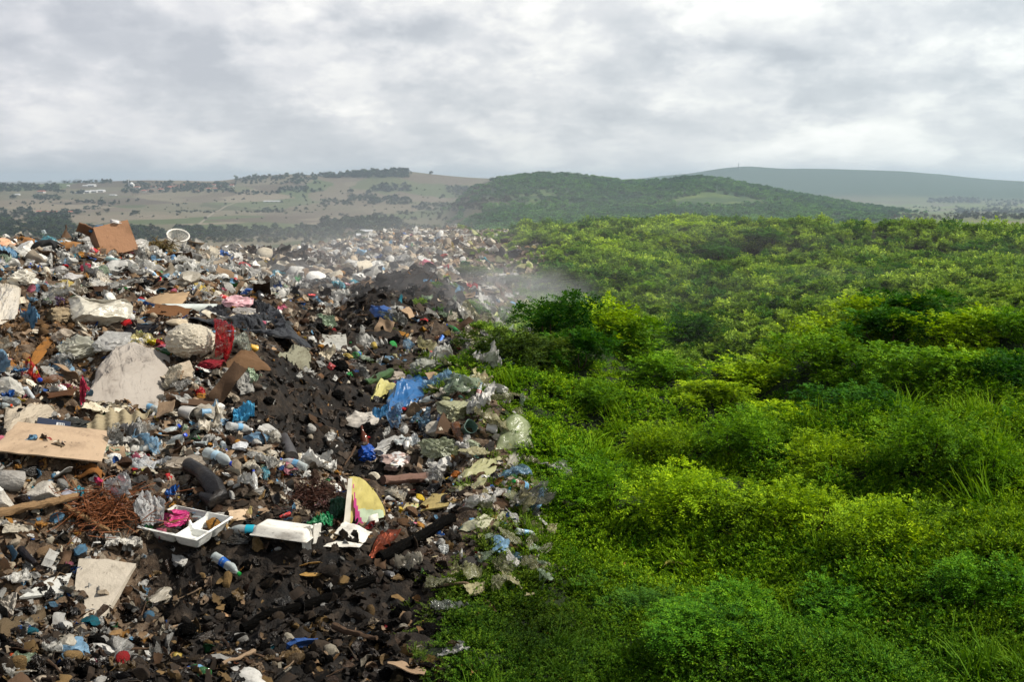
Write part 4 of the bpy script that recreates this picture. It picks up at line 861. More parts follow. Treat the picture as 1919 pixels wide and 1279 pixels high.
    top('foam_tray', V, F, M['foam', 'obj'], lin((232, 232, 226)), 'white foam food tray with compartments, lying open', 'foam tray', (base.x, base.y+.08, base.z+.03), land='the white foam tray')
    base = hit(532, 1034); s = 114*base.y/F0; V, F = s_tray(False); V = V@rotm(172, 6, -6).T*s; V[:, 2] -= V[:, 2].min()
    top('foam_tray', V, F, M['foam', 'obj'], lin((226, 222, 212)), 'shallow white foam lid upside down beside the green bag', 'foam tray', (base.x, base.y+.06, base.z+.02), land='the upside down foam lid')
    hero('film', 238, 1022, 74, 48, (200, 196, 186), 'translucent whitish bag hanging beside the white foam tray', 'plastic bag', 'the whitish bag by the tray', k=10)
    hero('bag', 436, 1012, 78, 30, (42, 42, 40), 'thin black bag under the water bottle', 'plastic bag', None)
    bottle(462, 1006, 88, 'clear water bottle with a turquoise label band lying in the lower slope', 'the water bottle', yaw=176, lab=(30, 165, 190), crush=.08, cap=(230, 230, 230))
    bottle(468, 975, 48, 'squat bottle of yellow liquid beside the dark fibre mat', 'the yellow liquid bottle', pitch=70, yaw=20, body=(206, 186, 120), lab=(220, 180, 40), cap=None, crush=.1)
    hero('card', 448, 965, 44, 30, (190, 166, 138), 'small beige carton beside the yellow liquid bottle', 'cardboard', None, rot=(50, 0, 30))
    hero('film', 594, 976, 66, 40, (26, 140, 84), 'glossy emerald green plastic bag above the white foam shards', 'plastic bag', 'the emerald green bag', k=11, mt='plastic')
    hero('bag', 634, 948, 36, 56, (30, 78, 56), 'dark green bag propped beside the colourful printed pack', 'plastic bag', 'the dark green bag', rot=(0, 0, 0), flat=1.)
    hero('film', 605, 950, 26, 34, (200, 150, 150), 'red and white striped scrap beside the dark green bag', 'wrapper', None, mt='print')
    # colourful pack: a flat triangular standing pouch with coloured bands
    b0, b1 = near_hits([(646, 990), (722, 968)], .06); s = np.linalg.norm(b1-b0); n = 26; x, y = grid_uv(n, n); x += .5; y += .5
    xr = x*(1-.42*y**1.5); X3 = np.outer(1-xr, b0)+np.outer(xr, b1); Hh = 92*b0[1]/F0
    V = X3+np.outer(y*(1-.35*x**2), [0.02, .10, Hh]); V[:, 1] -= .03*np.sin(np.pi*x)*np.sin(np.pi*y)+.008*pn(np.stack([x*6, y*6, 0*x], 1), 2); c = V.mean(0); c[2] = V[:, 2].min()
    F = grid_faces(n, n); fx = x[F].mean(1); fy = y[F].mean(1)
    band = np.where(fx < .16, 0, np.where(fx-.16 < .32*(1-fy)*.9+.02, np.where(fx < .20+.1*(1-fy), 1, 2), np.where(fy > .70-.25*fx, 1, np.where(fy > .45-.2*fx, 1, 3))))
    Vs, Fs = solid(V-c, F, .01)
    ob = top('printed_pack', Vs, Fs, M['hard', 'obj'], lin((196, 182, 112)), 'standing yellow, white and pink printed pouch in the lower slope', 'pouch', tuple(c), land='the colourful printed pack')
    for k, cc, nm in ((0, (206, 200, 186), 'pouch_edge'), (2, (186, 70, 130), 'printed_band'), (3, (190, 205, 176), 'printed_band')):
        put(nm, np_mesh(nm, V-c+np.array([-.004, -.03, 0]), F[band == k]), M['hard', 'obj'], ob, color=lin(cc))
    # white shards
    for (uu, vv, ww, hh, rt, lb) in ((574, 1004, 20, 54, (84, 0, 24), 'first of two upright white foam shards beside the upside down foam lid'), (590, 1004, 12, 62, (86, 8, 70), 'narrow upright grey edged foam shard beside the upside down foam lid'),
                                     (662, 996, 72, 46, (30, 24, -10), 'bent white foam board in front of the colourful printed pack'), (642, 1022, 78, 26, (6, 4, 0), 'flat curled white foam board below the colourful printed pack'), (700, 975, 30, 34, (55, -30, 0), 'pointed white foam shard leaning on the colourful printed pack')):
        hero('card', uu, vv, ww, hh, (222, 218, 208), lb, 'foam board', None, rot=rt, t=.05, mt='foam', asp=.6, name='foam_board')
    # ---- right side of the dump
    sheet([(724, 782), (790, 752), (806, 712), (728, 716)], (48, 104, 160), 'large blue plastic bag pulled into folds', 'plastic bag', 'plastic', 'the large blue bag', bulge=.20, pleat=.10, freq=3, ang=.9, seed=12, n=80, fine=.7)
    hero('film', 745, 776, 34, 60, (120, 160, 200), 'pale blue tail of film hanging below the large blue bag', 'plastic film', None, mt='film', rot=(40, -20, 0), flat=1.)
    hero('film', 713, 770, 32, 36, (70, 140, 190), 'small blue bag beside the pointed yellow bag', 'plastic bag', None, rot=(40, 0, 0))
    sheet([(694, 756), (728, 742), (752, 722), (708, 724)], (200, 192, 120), 'pointed pale yellow bag beside the large blue bag', 'plastic bag', 'plastic', 'the pointed yellow bag', bulge=.2, pleat=.09, freq=5, seed=13, n=40)
    pole(684, 728, 732, 708, .035, (60, 92, 46), 'green leaf sheath above the pointed yellow bag', 'leaf', mt='peel', lift=.05, taper=1.3, rough=.2)
    sheet([(640, 796), (700, 806), (722, 786), (664, 776)], (204, 196, 184), 'crumpled pinkish white bag at the edge of the burnt pit', 'plastic bag', 'plastic', 'the pinkish white bag', bulge=.12, pleat=.06, freq=4, seed=15, n=36)
    bottle(680, 828, 56, 'brown glass bottle standing neck up in the ashes', 'the brown glass bottle', pitch=58, yaw=120, body=(110, 62, 44), cap=None, lab=None, beer=True, crush=0)
    hero('bag', 688, 850, 46, 44, (20, 78, 168), 'royal blue bag below the brown glass bottle', 'plastic bag', 'the royal blue bag', k=14)
    hero('bag', 740, 866, 62, 46, (186, 160, 150), 'white bag with faded red print below the royal blue bag', 'plastic bag', 'the bag with red print', k=12, mt='print')
    hero('film', 764, 826, 50, 30, (200, 206, 206), 'white bag with blue marks above the bag with red print', 'plastic bag', None, mt='print')
    bottle(800, 852, 44, 'dark bottle with a brown cap by the bag with red print', None, yaw=200, pitch=-10, body=(46, 54, 44), cap=(150, 95, 50), lab=None, mt='hard', crush=0)
    hero('bag', 824, 838, 84, 62, (160, 166, 138), 'greenish white crumpled bag at the edge of the moss', 'plastic bag', 'the greenish crumpled bag', mt='film', sub=5, k=20)
    hero('bag', 794, 690, 56, 40, (148, 150, 138), 'domed grey refuse bag at the upper edge of the moss', 'plastic bag', 'the domed grey bag', k=9)
    hero('bag', 742, 706, 46, 28, (176, 164, 148), 'dusty beige bag beside the domed grey bag', 'plastic bag', None)
    hero('bag', 852, 772, 76, 50, (172, 172, 136), 'sallow yellow green sack in the moss', 'plastic bag', 'the sallow sack', k=9, sub=5)
    hero('cup', 880, 806, 34, 44, (92, 120, 108), 'dusky green jug in the moss below the sallow sack', 'jug', 'the dusky green jug', rot=(0, -30, -60))
    hero('bag', 884, 836, 36, 24, (180, 190, 160), 'small cloudy bag below the dusky green jug', 'plastic bag', None, mt='film')
    sheet([(928, 846), (1000, 846), (992, 796), (946, 792)], (176, 186, 140), 'tall pale green translucent sheet standing in the moss', 'plastic film', 'film', 'the tall pale green sheet', bulge=.3, pleat=.05, freq=4, seed=16, n=34)
    sheet([(944, 886), (966, 880), (984, 856), (956, 852)], (190, 186, 170), 'lilac white scrap of film below the tall pale green sheet', 'plastic film', 'film', None, bulge=.08, pleat=.05, freq=4, seed=17, n=20)
    sheet([(838, 920), (890, 922), (944, 860), (886, 868)], (170, 168, 124), 'long olive cream film lying along the edge of the moss', 'plastic film', 'plastic', 'the long olive film', bulge=.05, pleat=.06, freq=5, ang=.6, seed=18, n=40)
    sheet([(850, 1008), (905, 1000), (955, 966), (895, 972)], (178, 176, 146), 'dirty cream film half buried in the moss', 'plastic film', 'plastic', 'the half buried cream film', bulge=.05, pleat=.06, freq=4, seed=19, n=34)
    hero('peel', 856, 888, 28, 20, (200, 120, 40), 'bright orange peel at the edge of the moss', 'peel', 'the bright orange peel')
    hero('peel', 936, 900, 20, 26, (150, 104, 44), 'brown dry leaf standing on the long olive film', 'peel', None, rot=(60, 0, 40))
    sheet([(776, 960), (852, 950), (866, 930), (812, 925)], (168, 150, 96), 'yellowish board lying near the long olive film', 'cardboard', 'card', 'the yellowish board', bulge=.03, pleat=.03, freq=3, seed=20, n=20, thick=.01, stiff=True)
    sheet([(744, 966), (780, 966), (786, 934), (762, 936)], (206, 188, 130), 'cream printed card with a blue mark', 'cardboard', 'print', 'the cream printed card', bulge=.05, pleat=.02, freq=3, seed=22, n=20, thick=.006, stiff=True)
    pole(716, 912, 804, 908, .034, (108, 84, 74), 'sooty brown cardboard tube below the bag with red print', 'cardboard tube', mt='card', lift=.04, taper=1.15, rough=.1, land='the sooty cardboard tube')
    hero('bag', 734, 926, 62, 24, (120, 116, 104), 'flat grey bag against the sooty cardboard tube', 'plastic bag', None)
    bottle(738, 952, 32, 'small clear bottle with blue ends beside the cream printed card', None, yaw=10, lab=(110, 170, 210), cap=(50, 110, 200), crush=.2)
    # burnt foreground
    pole(452, 1192, 700, 1096, .024, (9, 8, 7), 'long charred beam running down through the burnt ground', 'beam', lift=.03, seed=12, taper=.95, rough=.25, land='the long charred beam', mt='char')
    pole(712, 1066, 848, 990, .032, (8, 7, 6), 'charred beam end poking up beside the rusty tin', 'beam', lift=.05, seed=13, taper=1.0, rough=.3, mt='char', land='the second charred beam')
    sheet([(690, 1050), (720, 1052), (752, 998), (716, 996)], (108, 44, 20), 'crumpled rusty orange tin beside the charred beams', 'tin', 'metal', 'the rusty tin', bulge=.35, pleat=.14, freq=5, seed=26, n=30, thick=.006)
    # slab
    C = [Vector(q) for q in near_hits(((126, 1160), (196, 1168), (258, 1112), (204, 1084), (150, 1068)))]; cc = sum(C, Vector())/5; nrm = Vector((.06, -.42, .9)).normalized()
    bm = bmesh.new(); pl = [];
    for q in C:
        d = q-cc; d.z = -(nrm.x*d.x+nrm.y*d.y)/nrm.z; pl.append(bm.verts.new(d))
    f = bm.faces.new(pl); bm.normal_update()
    ex = bmesh.ops.extrude_face_region(bm, geom=[f]); vs = [e for e in ex['geom'] if isinstance(e, bmesh.types.BMVert)]
    for vv in vs: vv.co -= nrm*.028
    bmesh.ops.recalc_face_normals(bm, faces=bm.faces); bmesh.ops.subdivide_edges(bm, edges=bm.edges[:], cuts=6, use_grid_fill=True)
    bmesh.ops.triangulate(bm, faces=[q for q in bm.faces if len(q.verts) > 4])
    V = np.array([q.co[:] for q in bm.verts]); F = [[q.index for q in p.verts] for p in bm.faces]; bm.free(); V = V+.006*np.stack([fbm(V*14, 3, i) for i in range(3)], 1)
    top('stone_slab', V, F, M['slab', 'obj'], lin((182, 172, 156)), 'broken grey stone slab tilted in the burnt foreground', 'slab', tuple(cc+Vector((0, 0, .05))), land='the broken stone slab', smooth=False)
    sheet([(36, 1132), (120, 1122), (136, 1086), (92, 1094)], (186, 186, 180), 'dusty white board behind the broken stone slab', 'board', 'foam', 'the dusty white board', bulge=.0, pleat=.012, freq=3, seed=27, n=16, thick=.012, lift=.02, stiff=True)
    hero('film', 12, 1128, 44, 60, (188, 180, 168), 'crumpled grey paper at the edge of the foreground', 'paper', None, mt='paper', rot=(40, 0, 0))
    V, F = box(0, 0, .1, 1, .42, .2, None, .02); V, loc, s = fit(V@rotm(0, -8, 14).T, 204, 1192, 56, 24); top('wood_block', V, F, M['wood', 'obj'], lin((150, 118, 78)), 'sawn wooden block below the broken stone slab', 'wood block', loc, land='the sawn wooden block')
    pole(0, 1202, 78, 1160, .036, (92, 78, 58), 'weathered log half buried in the soil by the dusty white board', 'log', lift=.0, seed=15, rough=.4, land='the weathered log')
    pole(40, 1052, 68, 1078, .02, (48, 46, 50), 'short grey metal bar stuck in the brown soil', 'metal bar', mt='metal', lift=.05, seed=16, rough=.05)
    hero('stone', 12, 1055, 36, 22, (160, 146, 124), 'rounded tan stone in the brown soil near the grey metal bar', 'stone', None)
    hero('peel', 70, 1226, 30, 20, (206, 160, 100), 'orange curled husk in the burnt foreground', 'peel', 'the orange husk')
    hero('stone', 22, 1228, 15, 12, (200, 84, 40), 'small orange red lump beside the orange husk', 'fruit', None, mt='peel')
    hero('film', 442, 1124, 34, 15, (214, 220, 228), 'small white paper scrap on the burnt ground', 'paper', None, mt='paper')
    hero('card', 428, 1152, 28, 16, (176, 140, 106), 'little square of tan card in the brown flakes', 'cardboard', None, rot=(20, 0, 10))
    hero('card', 272, 1222, 24, 40, (140, 130, 112), 'grey curled bark piece standing in the burnt ground', 'bark', None, rot=(60, 10, 40), asp=.4, name='bark_piece', mt='wood')
    hero('card', 540, 1058, 50, 24, (34, 30, 27), 'blackened curled sheet below the upside down foam lid', 'cardboard', None, rot=(30, 0, 0))
    hero('peel', 580, 1066, 56, 42, (190, 150, 84), 'large golden scorched husk below the upside down foam lid', 'peel', 'the large golden husk', rot=(50, 0, 20))
    hero('film', 831, 1028, 22, 26, (206, 208, 206), 'small white film flap standing in the dark moss', 'plastic film', 'the white film flap', rot=(60, 0, 0))
    hero('peel', 818, 1044, 34, 14, (206, 192, 150), 'pale leaf shaped peel below the white film flap', 'peel', None)
    hero('film', 894, 1170, 34, 22, (206, 214, 206), 'white torn wrapper alone in the dark foreground moss', 'wrapper', 'the lone white wrapper', mt='print')
    hero('film', 846, 1132, 84, 42, (120, 124, 116), 'transparent wrinkled film lying in the dark foreground', 'plastic film', 'the transparent foreground film', mt='clear', k=16)
    hero('stone', 1880, 767, 14, 11, (170, 180, 140), 'pale round stone in the greenery', 'stone', None)
    hero('peel', 1262, 1072, 44, 18, (176, 166, 80), 'curled yellow leaf on the foreground greenery', 'leaf', 'the curled yellow leaf', sink=-1.6)
    hero('film', 990, 997, 26, 8, (170, 176, 170), 'thin pale scrap lying on the dark moss', 'plastic film', None, sink=-.5)
build_heroes()

def build_dog():
    b = hit(84, 486); s = 56*b.y/F0     # about 56 px from nose to rump
    J = {'hip': (.42, 0, .52), 'belly': (.15, 0, .50), 'chest': (-.14, 0, .48), 'neck': (-.30, .02, .44), 'skull': (-.42, .03, .30), 'muz': (-.50, .02, .17), 'nose': (-.53, .02, .12),
         'tail1': (.50, 0, .50), 'tail2': (.64, .02, .40), 'tail3': (.74, .03, .36)}
    E = [('hip', 'belly'), ('belly', 'chest'), ('chest', 'neck'), ('neck', 'skull'), ('skull', 'muz'), ('muz', 'nose'), ('hip', 'tail1'), ('tail1', 'tail2'), ('tail2', 'tail3')]
    rad = {'hip': (.13, .15), 'belly': (.12, .13), 'chest': (.145, .17), 'neck': (.10, .11), 'skull': (.095, .09), 'muz': (.05, .05), 'nose': (.034, .034), 'tail1': (.04, .04), 'tail2': (.03, .03), 'tail3': (.015, .015)}
    for i, sy in enumerate((-.08, .08)):
        q = [(f'h{i}a', (.40, sy*1.1, .38), .085), (f'h{i}b', (.33, sy*1.1, .25), .05), (f'h{i}c', (.44, sy*1.1, .14), .035), (f'h{i}d', (.42, sy*1.1, .02), .03), (f'h{i}e', (.37, sy*1.1, .0), .028)]
        p = 'hip'
        for nme, co, r in q: J[nme] = co; rad[nme] = (r, r); E.append((p, nme)); p = nme
        q = [(f'f{i}a', (-.16, sy*1.1, .34), .07), (f'f{i}b', (-.13, sy*1.1, .20), .045), (f'f{i}c', (-.16, sy*1.1, .04), .03), (f'f{i}d', (-.20, sy*1.1, .0), .03)]
        p = 'chest'
        for nme, co, r in q: J[nme] = co; rad[nme] = (r, r); E.append((p, nme)); p = nme
        J[f'e{i}'] = (-.40, .03+sy*1.0, .36); rad[f'e{i}'] = (.03, .03); J[f'e{i}t'] = (-.44, .03+sy*1.35, .27); rad[f'e{i}t'] = (.02, .014); E += [('skull', f'e{i}'), (f'e{i}', f'e{i}t')]
    names = list(J); me = bpy.data.meshes.new('dog'); me.from_pydata([J[k] for k in names], [(names.index(a), names.index(c)) for a, c in E], [])
    o = put('dog', me, M['fur', 'obj'], loc=(b.x, b.y, b.z+.04), rot=(0, 0, math.radians(12)), scale=s/1.15, color=(.008, .008, .009, 1), label='black dog with lowered head rummaging on the crest of the heap', cat='dog')
    sk = o.modifiers.new('skin', 'SKIN'); lay = me.skin_vertices.new() if not me.skin_vertices else me.skin_vertices[0]
    lay = me.skin_vertices[0]
    for i, k in enumerate(names): lay.data[i].radius = rad[k]; lay.data[i].use_root = (k == 'hip')
    sb = o.modifiers.new('smooth', 'SUBSURF'); sb.levels = 2; sb.render_levels = 2
    LAND.append(('the black dog', 75, 476, b.y)); USED.add(o['label'])
build_dog()

# ------------------------------------------------------------------ the loose rubbish between the large pieces
COLS = {'olive': (138, 138, 92), 'straw': (186, 178, 130), 'white': (214, 212, 206), 'cream': (204, 194, 174), 'grey': (150, 148, 143), 'light blue': (110, 160, 195), 'dark grey': (62, 60, 58), 'black': (22, 22, 24), 'pale green': (150, 172, 140), 'pink': (200, 110, 130),
        'red': (176, 36, 40), 'blue': (34, 92, 170), 'turquoise': (50, 140, 160), 'yellow': (200, 170, 50), 'green': (40, 120, 60), 'brown': (96, 72, 52), 'tan': (158, 130, 100), 'beige': (176, 160, 138), 'silver': (185, 186, 188),
        'dark brown': (54, 36, 24), 'orange': (200, 104, 40), 'golden brown': (164, 116, 52), 'purple': (96, 60, 120), 'sooty': (15, 14, 13), 'charcoal black': (7, 6.5, 6)}
VAR = {}
def variants(kind):
    if kind in VAR: return VAR[kind]
    mk = {'bag': lambda k: s_bag(900+k, 3, 18, .36+.14*(k % 3), k % 4 == 0, 1.25) if k % 2 else s_film(950+k*3, 30, 9, .75+.2*(k % 3), .9), 'film': lambda k: s_film(700+k*3, 24, 5+k % 5, .5+.3*(k % 3)), 'paper': lambda k: s_film(500+k*7, 20, 3+k % 6, .7), 'card': lambda k: s_card(300+k, 10, .025, .45+.15*(k % 4), .2),
          'cup': lambda k: s_cup(60+k, .1+.1*k), 'can': lambda k: s_can(40+k), 'rag': lambda k: s_bag(1300+k, 3, 24, .42, False), 'stick': lambda k: s_stick(80+k, .018+.012*(k % 3)), 'stone': lambda k: s_stone(20+k, 2 if k % 2 else 3),
          'peel': lambda k: s_peel(10+k), 'char': lambda k: s_char(30+k, 3), 'foam': lambda k: s_stone(220+k, 2, 9, .02)}[kind]
    nv = {'bag': 16, 'film': 16, 'paper': 12, 'card': 10, 'cup': 4, 'can': 4, 'rag': 10, 'stick': 9, 'stone': 8, 'peel': 12, 'char': 8, 'foam': 5}[kind]
    VAR[kind] = [np_mesh(kind, *mk(k), True, 40) for k in range(nv)]; return VAR[kind]
KINDS = [   # name, shape, material, category, group, [(colour, weight)], count, size range in metres
 ('plastic_bag', 'bag', 'plastic', 'plastic bag', 'crumpled plastic bags', [('white', 8), ('cream', 4), ('grey', 4), ('light blue', 2), ('black', 2), ('pale green', 1), ('pink', .5), ('red', .3), ('blue', .6), ('turquoise', .5), ('yellow', .3)], 290, (.11, .36)),
 ('plastic_film', 'film', 'film', 'plastic film', 'torn pieces of plastic film', [('white', 6), ('cream', 3), ('grey', 3), ('light blue', 1.5), ('pale green', .8)], 290, (.10, .38)),
 ('paper_scrap', 'paper', 'paper', 'paper', 'scraps of paper', [('white', 6), ('cream', 4), ('beige', 3), ('grey', 2)], 210, (.06, .22)),
 ('cardboard_piece', 'card', 'card', 'cardboard', 'torn pieces of cardboard', [('tan', 4), ('brown', 4), ('beige', 2), ('dark brown', 2)], 170, (.08, .30)),
 ('rag', 'rag', 'cloth', 'rag', 'dirty rags', [('brown', 3), ('grey', 3), ('dark grey', 3), ('beige', 2), ('dark brown', 3), ('red', .4), ('blue', .4)], 220, (.10, .34)),
 ('wrapper', 'film', 'print', 'wrapper', 'printed wrappers', [('red', 2), ('blue', 2), ('yellow', 1), ('green', 1.4), ('pink', 1.4), ('orange', 1), ('turquoise', 1), ('purple', .5)], 100, (.04, .12)),
 ('can', 'can', 'metal', 'can', 'crushed cans', [('silver', 3), ('red', 1), ('blue', 1)], 24, (.09, .12)),
 ('cup', 'cup', 'hard', 'cup', 'plastic cups and tubs', [('white', 4), ('cream', 1), ('yellow', .5), ('light blue', .6)], 30, (.06, .10)),
 ('stick', 'stick', 'wood', 'stick', 'sticks in the rubbish', [('brown', 3), ('tan', 2), ('dark brown', 3)], 90, (.15, .6)),
 ('stone', 'stone', 'stone', 'stone', 'stones in the rubbish', [('beige', 2), ('grey', 2), ('brown', 1)], 50, (.03, .10)),
 ('dry_peel', 'peel', 'peel', 'peel', 'scorched peels and husks', [('golden brown', 2.4), ('tan', 3), ('dark brown', 3), ('orange', .25), ('cream', 1.4), ('brown', 2)], 290, (.035, .115)),
 ('charred_lump', 'char', 'char', 'charred lump', 'charred lumps', [('sooty', 2), ('charcoal black', 3)], 130, (.05, .20)),
 ('foam_piece', 'foam', 'foam', 'foam', 'pieces of white foam', [('white', 1)], 46, (.04, .13)),
 ('faded_film', 'film', 'film', 'plastic film', 'faded film caught along the moss', [('olive', 3), ('pale green', 2), ('straw', 3), ('grey', 1)], 90, (.12, .42)),
 ('snagged_scrap', 'paper', 'paper', 'paper', 'scraps snagged in the greenery', [('white', 2), ('straw', 2), ('olive', 1)], 34, (.07, .18)),
]
RANGE_W = {'faded_film': 'edge', 'snagged_scrap': 'edge', 'dry_peel': 'burn', 'charred_lump': 'burn', 'stick': 'any', 'stone': 'soil'}
def pick(g, pairs):
    w = np.array([p[1] for p in pairs], float); return pairs[int(g.choice(len(pairs), p=w/w.sum()))][0]
def spot(g, mode, rmax):
    """a place on the dump"""
    for _ in range(400):
        th = math.atan((g.uniform(-70, 1120 if mode == 'edge' else 1010)-959.5)/F0); r = math.exp(g.uniform(math.log(3.9), math.log(rmax)))
        u = float(u_of(np.array(th))); gm = float(green_mask(np.array(u), np.array(r), 125)); bm_ = float(burn_mask(np.array(u), np.array(r))); sm = float(soil_mask(np.array(u), np.array(r)))
        if mode == 'edge':
            if not .2 < gm < .96 or r < 5: continue
            x, y = r*math.sin(th), r*math.cos(th); z = hgt(x, y)+.03; pu, pv, d = project(x, y, z); return x, y, z, r, pu, pv, d
        if g.random() < gm**.6: continue
        fg = r < 5.3
        if mode == 'burn':
            if g.random() > (bm_*.9+sm*.5+(.75 if 4.5 < r < 5.9 and 250 < u < 830 else .05)): continue
        elif mode == 'soil':
            if g.random() > sm+.12: continue
        elif mode != 'any':
            if g.random() < max(bm_*.93, sm*.8, (.96 if u > 180 else .75)*float(sstep(5.8, 5.2, np.array(r)))): continue
        x, y = r*math.sin(th), r*math.cos(th); z = hgt(x, y); pu, pv, d = project(x, y, z)
        return x, y, z, r, pu, pv, d
SIZEW = lambda px: 'tiny' if px < 11 else 'small' if px < 19 else '' if px < 34 else 'large'
SHAPEW = {'bag': ['crumpled', 'wrinkled', 'bulging', 'creased', 'slumped', 'flattened', 'dented', 'puckered'], 'film': ['torn', 'twisted', 'crinkled', 'limp', 'folded', 'ragged', 'bunched', 'curling'], 'paper': ['crumpled', 'torn', 'folded', 'creased', 'curled', 'ragged'], 'card': ['torn', 'bent', 'creased', 'warped', 'ragged'],
          'cup': ['dented', 'squashed', 'tipped', 'open'], 'can': ['crushed', 'dented', 'flattened', 'battered'], 'rag': ['balled', 'grimy', 'wadded', 'heaped', 'soiled'], 'stick': ['thin', 'thick', 'crooked', 'knotty', 'slender'], 'stone': ['rough', 'angular', 'chipped', 'blocky'],
          'peel': ['curled', 'cupped', 'shrivelled', 'flat', 'twisted', 'withered'], 'char': ['crusty', 'knobbly', 'jagged', 'caked'], 'foam': ['broken', 'chunky', 'angular']}
def describe(g, adj, col, noun, pu, pv, px):
    D = sorted(((abs(pu-l[1])+1.4*abs(pv-l[2]), l) for l in LAND), key=lambda q: q[0])[:9]
    szw = SIZEW(px); tries = []
    for d, l in D:
        du, dv = pu-l[1], pv-l[2]
        if abs(dv) > .7*abs(du): rel = 'behind' if dv < 0 else 'in front of'
        else: rel = 'beside'
        dist = 'just ' if d < 45 else ''
        tries.append((dist if rel != 'beside' else '')+rel+' '+l[0])
    for l1, l2 in ((0, 1), (0, 2), (1, 2), (1, 3), (0, 3)):
        if len(D) > l2: tries.append('between '+D[l1][1][0]+' and '+D[l2][1][0])
    for d, l in D:
        du, dv = pu-l[1], pv-l[2]; tries.append(('up the slope' if dv < -8 else 'down the slope' if dv > 8 else 'level with')+(' and left of ' if du < 0 else ' and right of ')+l[0])
    for wsel in ((0,), (0, 1)):
        for t in tries:
            for ww in wsel:
                lab = ' '.join(q for q in (szw, adj if ww == 0 else '', col, noun, t) if q)
                if 4 <= len(lab.split()) <= 16 and lab not in USED: USED.add(lab); return lab
    return None
def scatter_things():
    g = np.random.default_rng(77); n_lost = 0
    for name, shape, mt, cat, group, cols, count, (s0, s1) in KINDS:
        vs = variants(shape); mode = RANGE_W.get(name, 'norm'); done = 0; guard = 0
        while done < count and guard < count*6:
            guard += 1; x, y, z, r, pu, pv, d = spot(g, mode, 24)
            if not (-20 < pu < 1100 and pv < 1310): continue
            size = math.exp(g.uniform(math.log(s0), math.log(s1)))*(.62+.38*float(sstep(4.5, 9, np.array(r))) if r < 9 else min(1.55, (r/9)**.55)); px = size*F0/d
            if any(a-px*.1 < pu < b+px*.1 and c+2 < pv < e+px*.12 for a, b, c, e in HB): continue
            k = int(g.integers(len(vs))); col = pick(g, cols)
            c = np.array(lin(COLS[col])[:3])*g.uniform(.6, 1.1); c = c*.82+.18*c.mean()*np.array([1.05, 1., .9])
            adj = SHAPEW[shape][k % len(SHAPEW[shape])]; noun = name.replace('_', ' ')
            lab = describe(g, adj, col, noun, pu, pv, px)
            if lab is None: n_lost += 1; continue
            nrm = normal_at(x, y); tilt = {'stone': 15, 'char': 20, 'stick': 14, 'bag': 22, 'rag': 18}.get(shape, 38)
            q = nrm.to_track_quat('Z', 'Y') @ Euler((math.radians(g.normal()*tilt*.6), math.radians(g.normal()*tilt*.6), g.uniform(0, 6.28))).to_quaternion()
            me = vs[k]
            up = {'char': -.18, 'stone': -.1, 'bag': -.03, 'rag': -.06}.get(shape, .02+.10*g.random())
            o = put(name, me, M[mt, 'obj'], loc=(x+nrm.x*up*size, y+nrm.y*up*size, z+nrm.z*up*size), rot=q, scale=size, color=tuple(np.clip(c, 0, 1)), label=lab, cat=cat, group=group)
            if shape in ('bag', 'film', 'paper', 'rag'): o.scale = (size*g.uniform(.85, 1.2), size*g.uniform(.7, 1.05), size*g.uniform(.7, 1.25))
            done += 1
    # loose bottles with their caps and bands
    n = 0; guard = 0; shapes = [bottle_parts(50+k, .12+.12*k) for k in range(5)]; meshes = [[np_mesh(nm, *p, True, 35) for nm, p in zip(('bottle', 'bottle_cap', 'label_band'), sh)] for sh in shapes]
    while n < 64 and guard < 600:
        guard += 1; x, y, z, r, pu, pv, d = spot(g, 'norm', 24)
        if not (0 < pu < 1050 and pv < 1290): continue
        L = g.uniform(.17, .30)*(.68 if r < 6.6 else 1); px = L*F0/d
        if any(a < pu < b and c < pv < e for a, b, c, e in HB): continue
        k = int(g.integers(5)); capn = pick(g, [('blue', 5), ('white', 2), ('green', 1), ('red', 1)]); kind = pick(g, [('clear', 6), ('green', 1.2), ('white', 1.2), ('brown', .5)])
        lab = describe(g, ['straight', 'dented', 'squashed', 'crushed', 'crumpled'][k], kind, 'plastic bottle with '+capn+' cap', pu, pv, 25)
        if lab is None: continue
        bc = {'clear': (205, 214, 214), 'green': (60, 130, 70), 'white': (215, 215, 212), 'brown': (110, 70, 40)}[kind]
        nrm = normal_at(x, y); q = nrm.to_track_quat('Z', 'Y') @ Euler((g.uniform(0, 6.3)*0, g.normal()*.3, g.uniform(0, 6.28))).to_quaternion()
        o = put('bottle', meshes[k][0], M['hard' if kind == 'white' else 'clear', 'obj'], loc=(x, y, z+.01), rot=q, scale=L, color=lin(bc), label=lab, cat='bottle', group='loose plastic bottles')
        put('bottle_cap', meshes[k][1], M['hard', 'obj'], o, color=lin({'blue': (24, 70, 190), 'white': (220, 220, 220), 'green': (30, 140, 60), 'red': (190, 30, 30)}[capn]))
        if g.random() < .7: put('label_band', meshes[k][2], M['hard', 'obj'], o, color=lin(COLS[pick(g, [('light blue', 3), ('blue', 2), ('red', 1), ('green', 1), ('white', 1)])]))
        n += 1
    # the pale slope farther off: the pieces that show largest there
    far_l = [('the far pale slope', 0, 0, 0)]
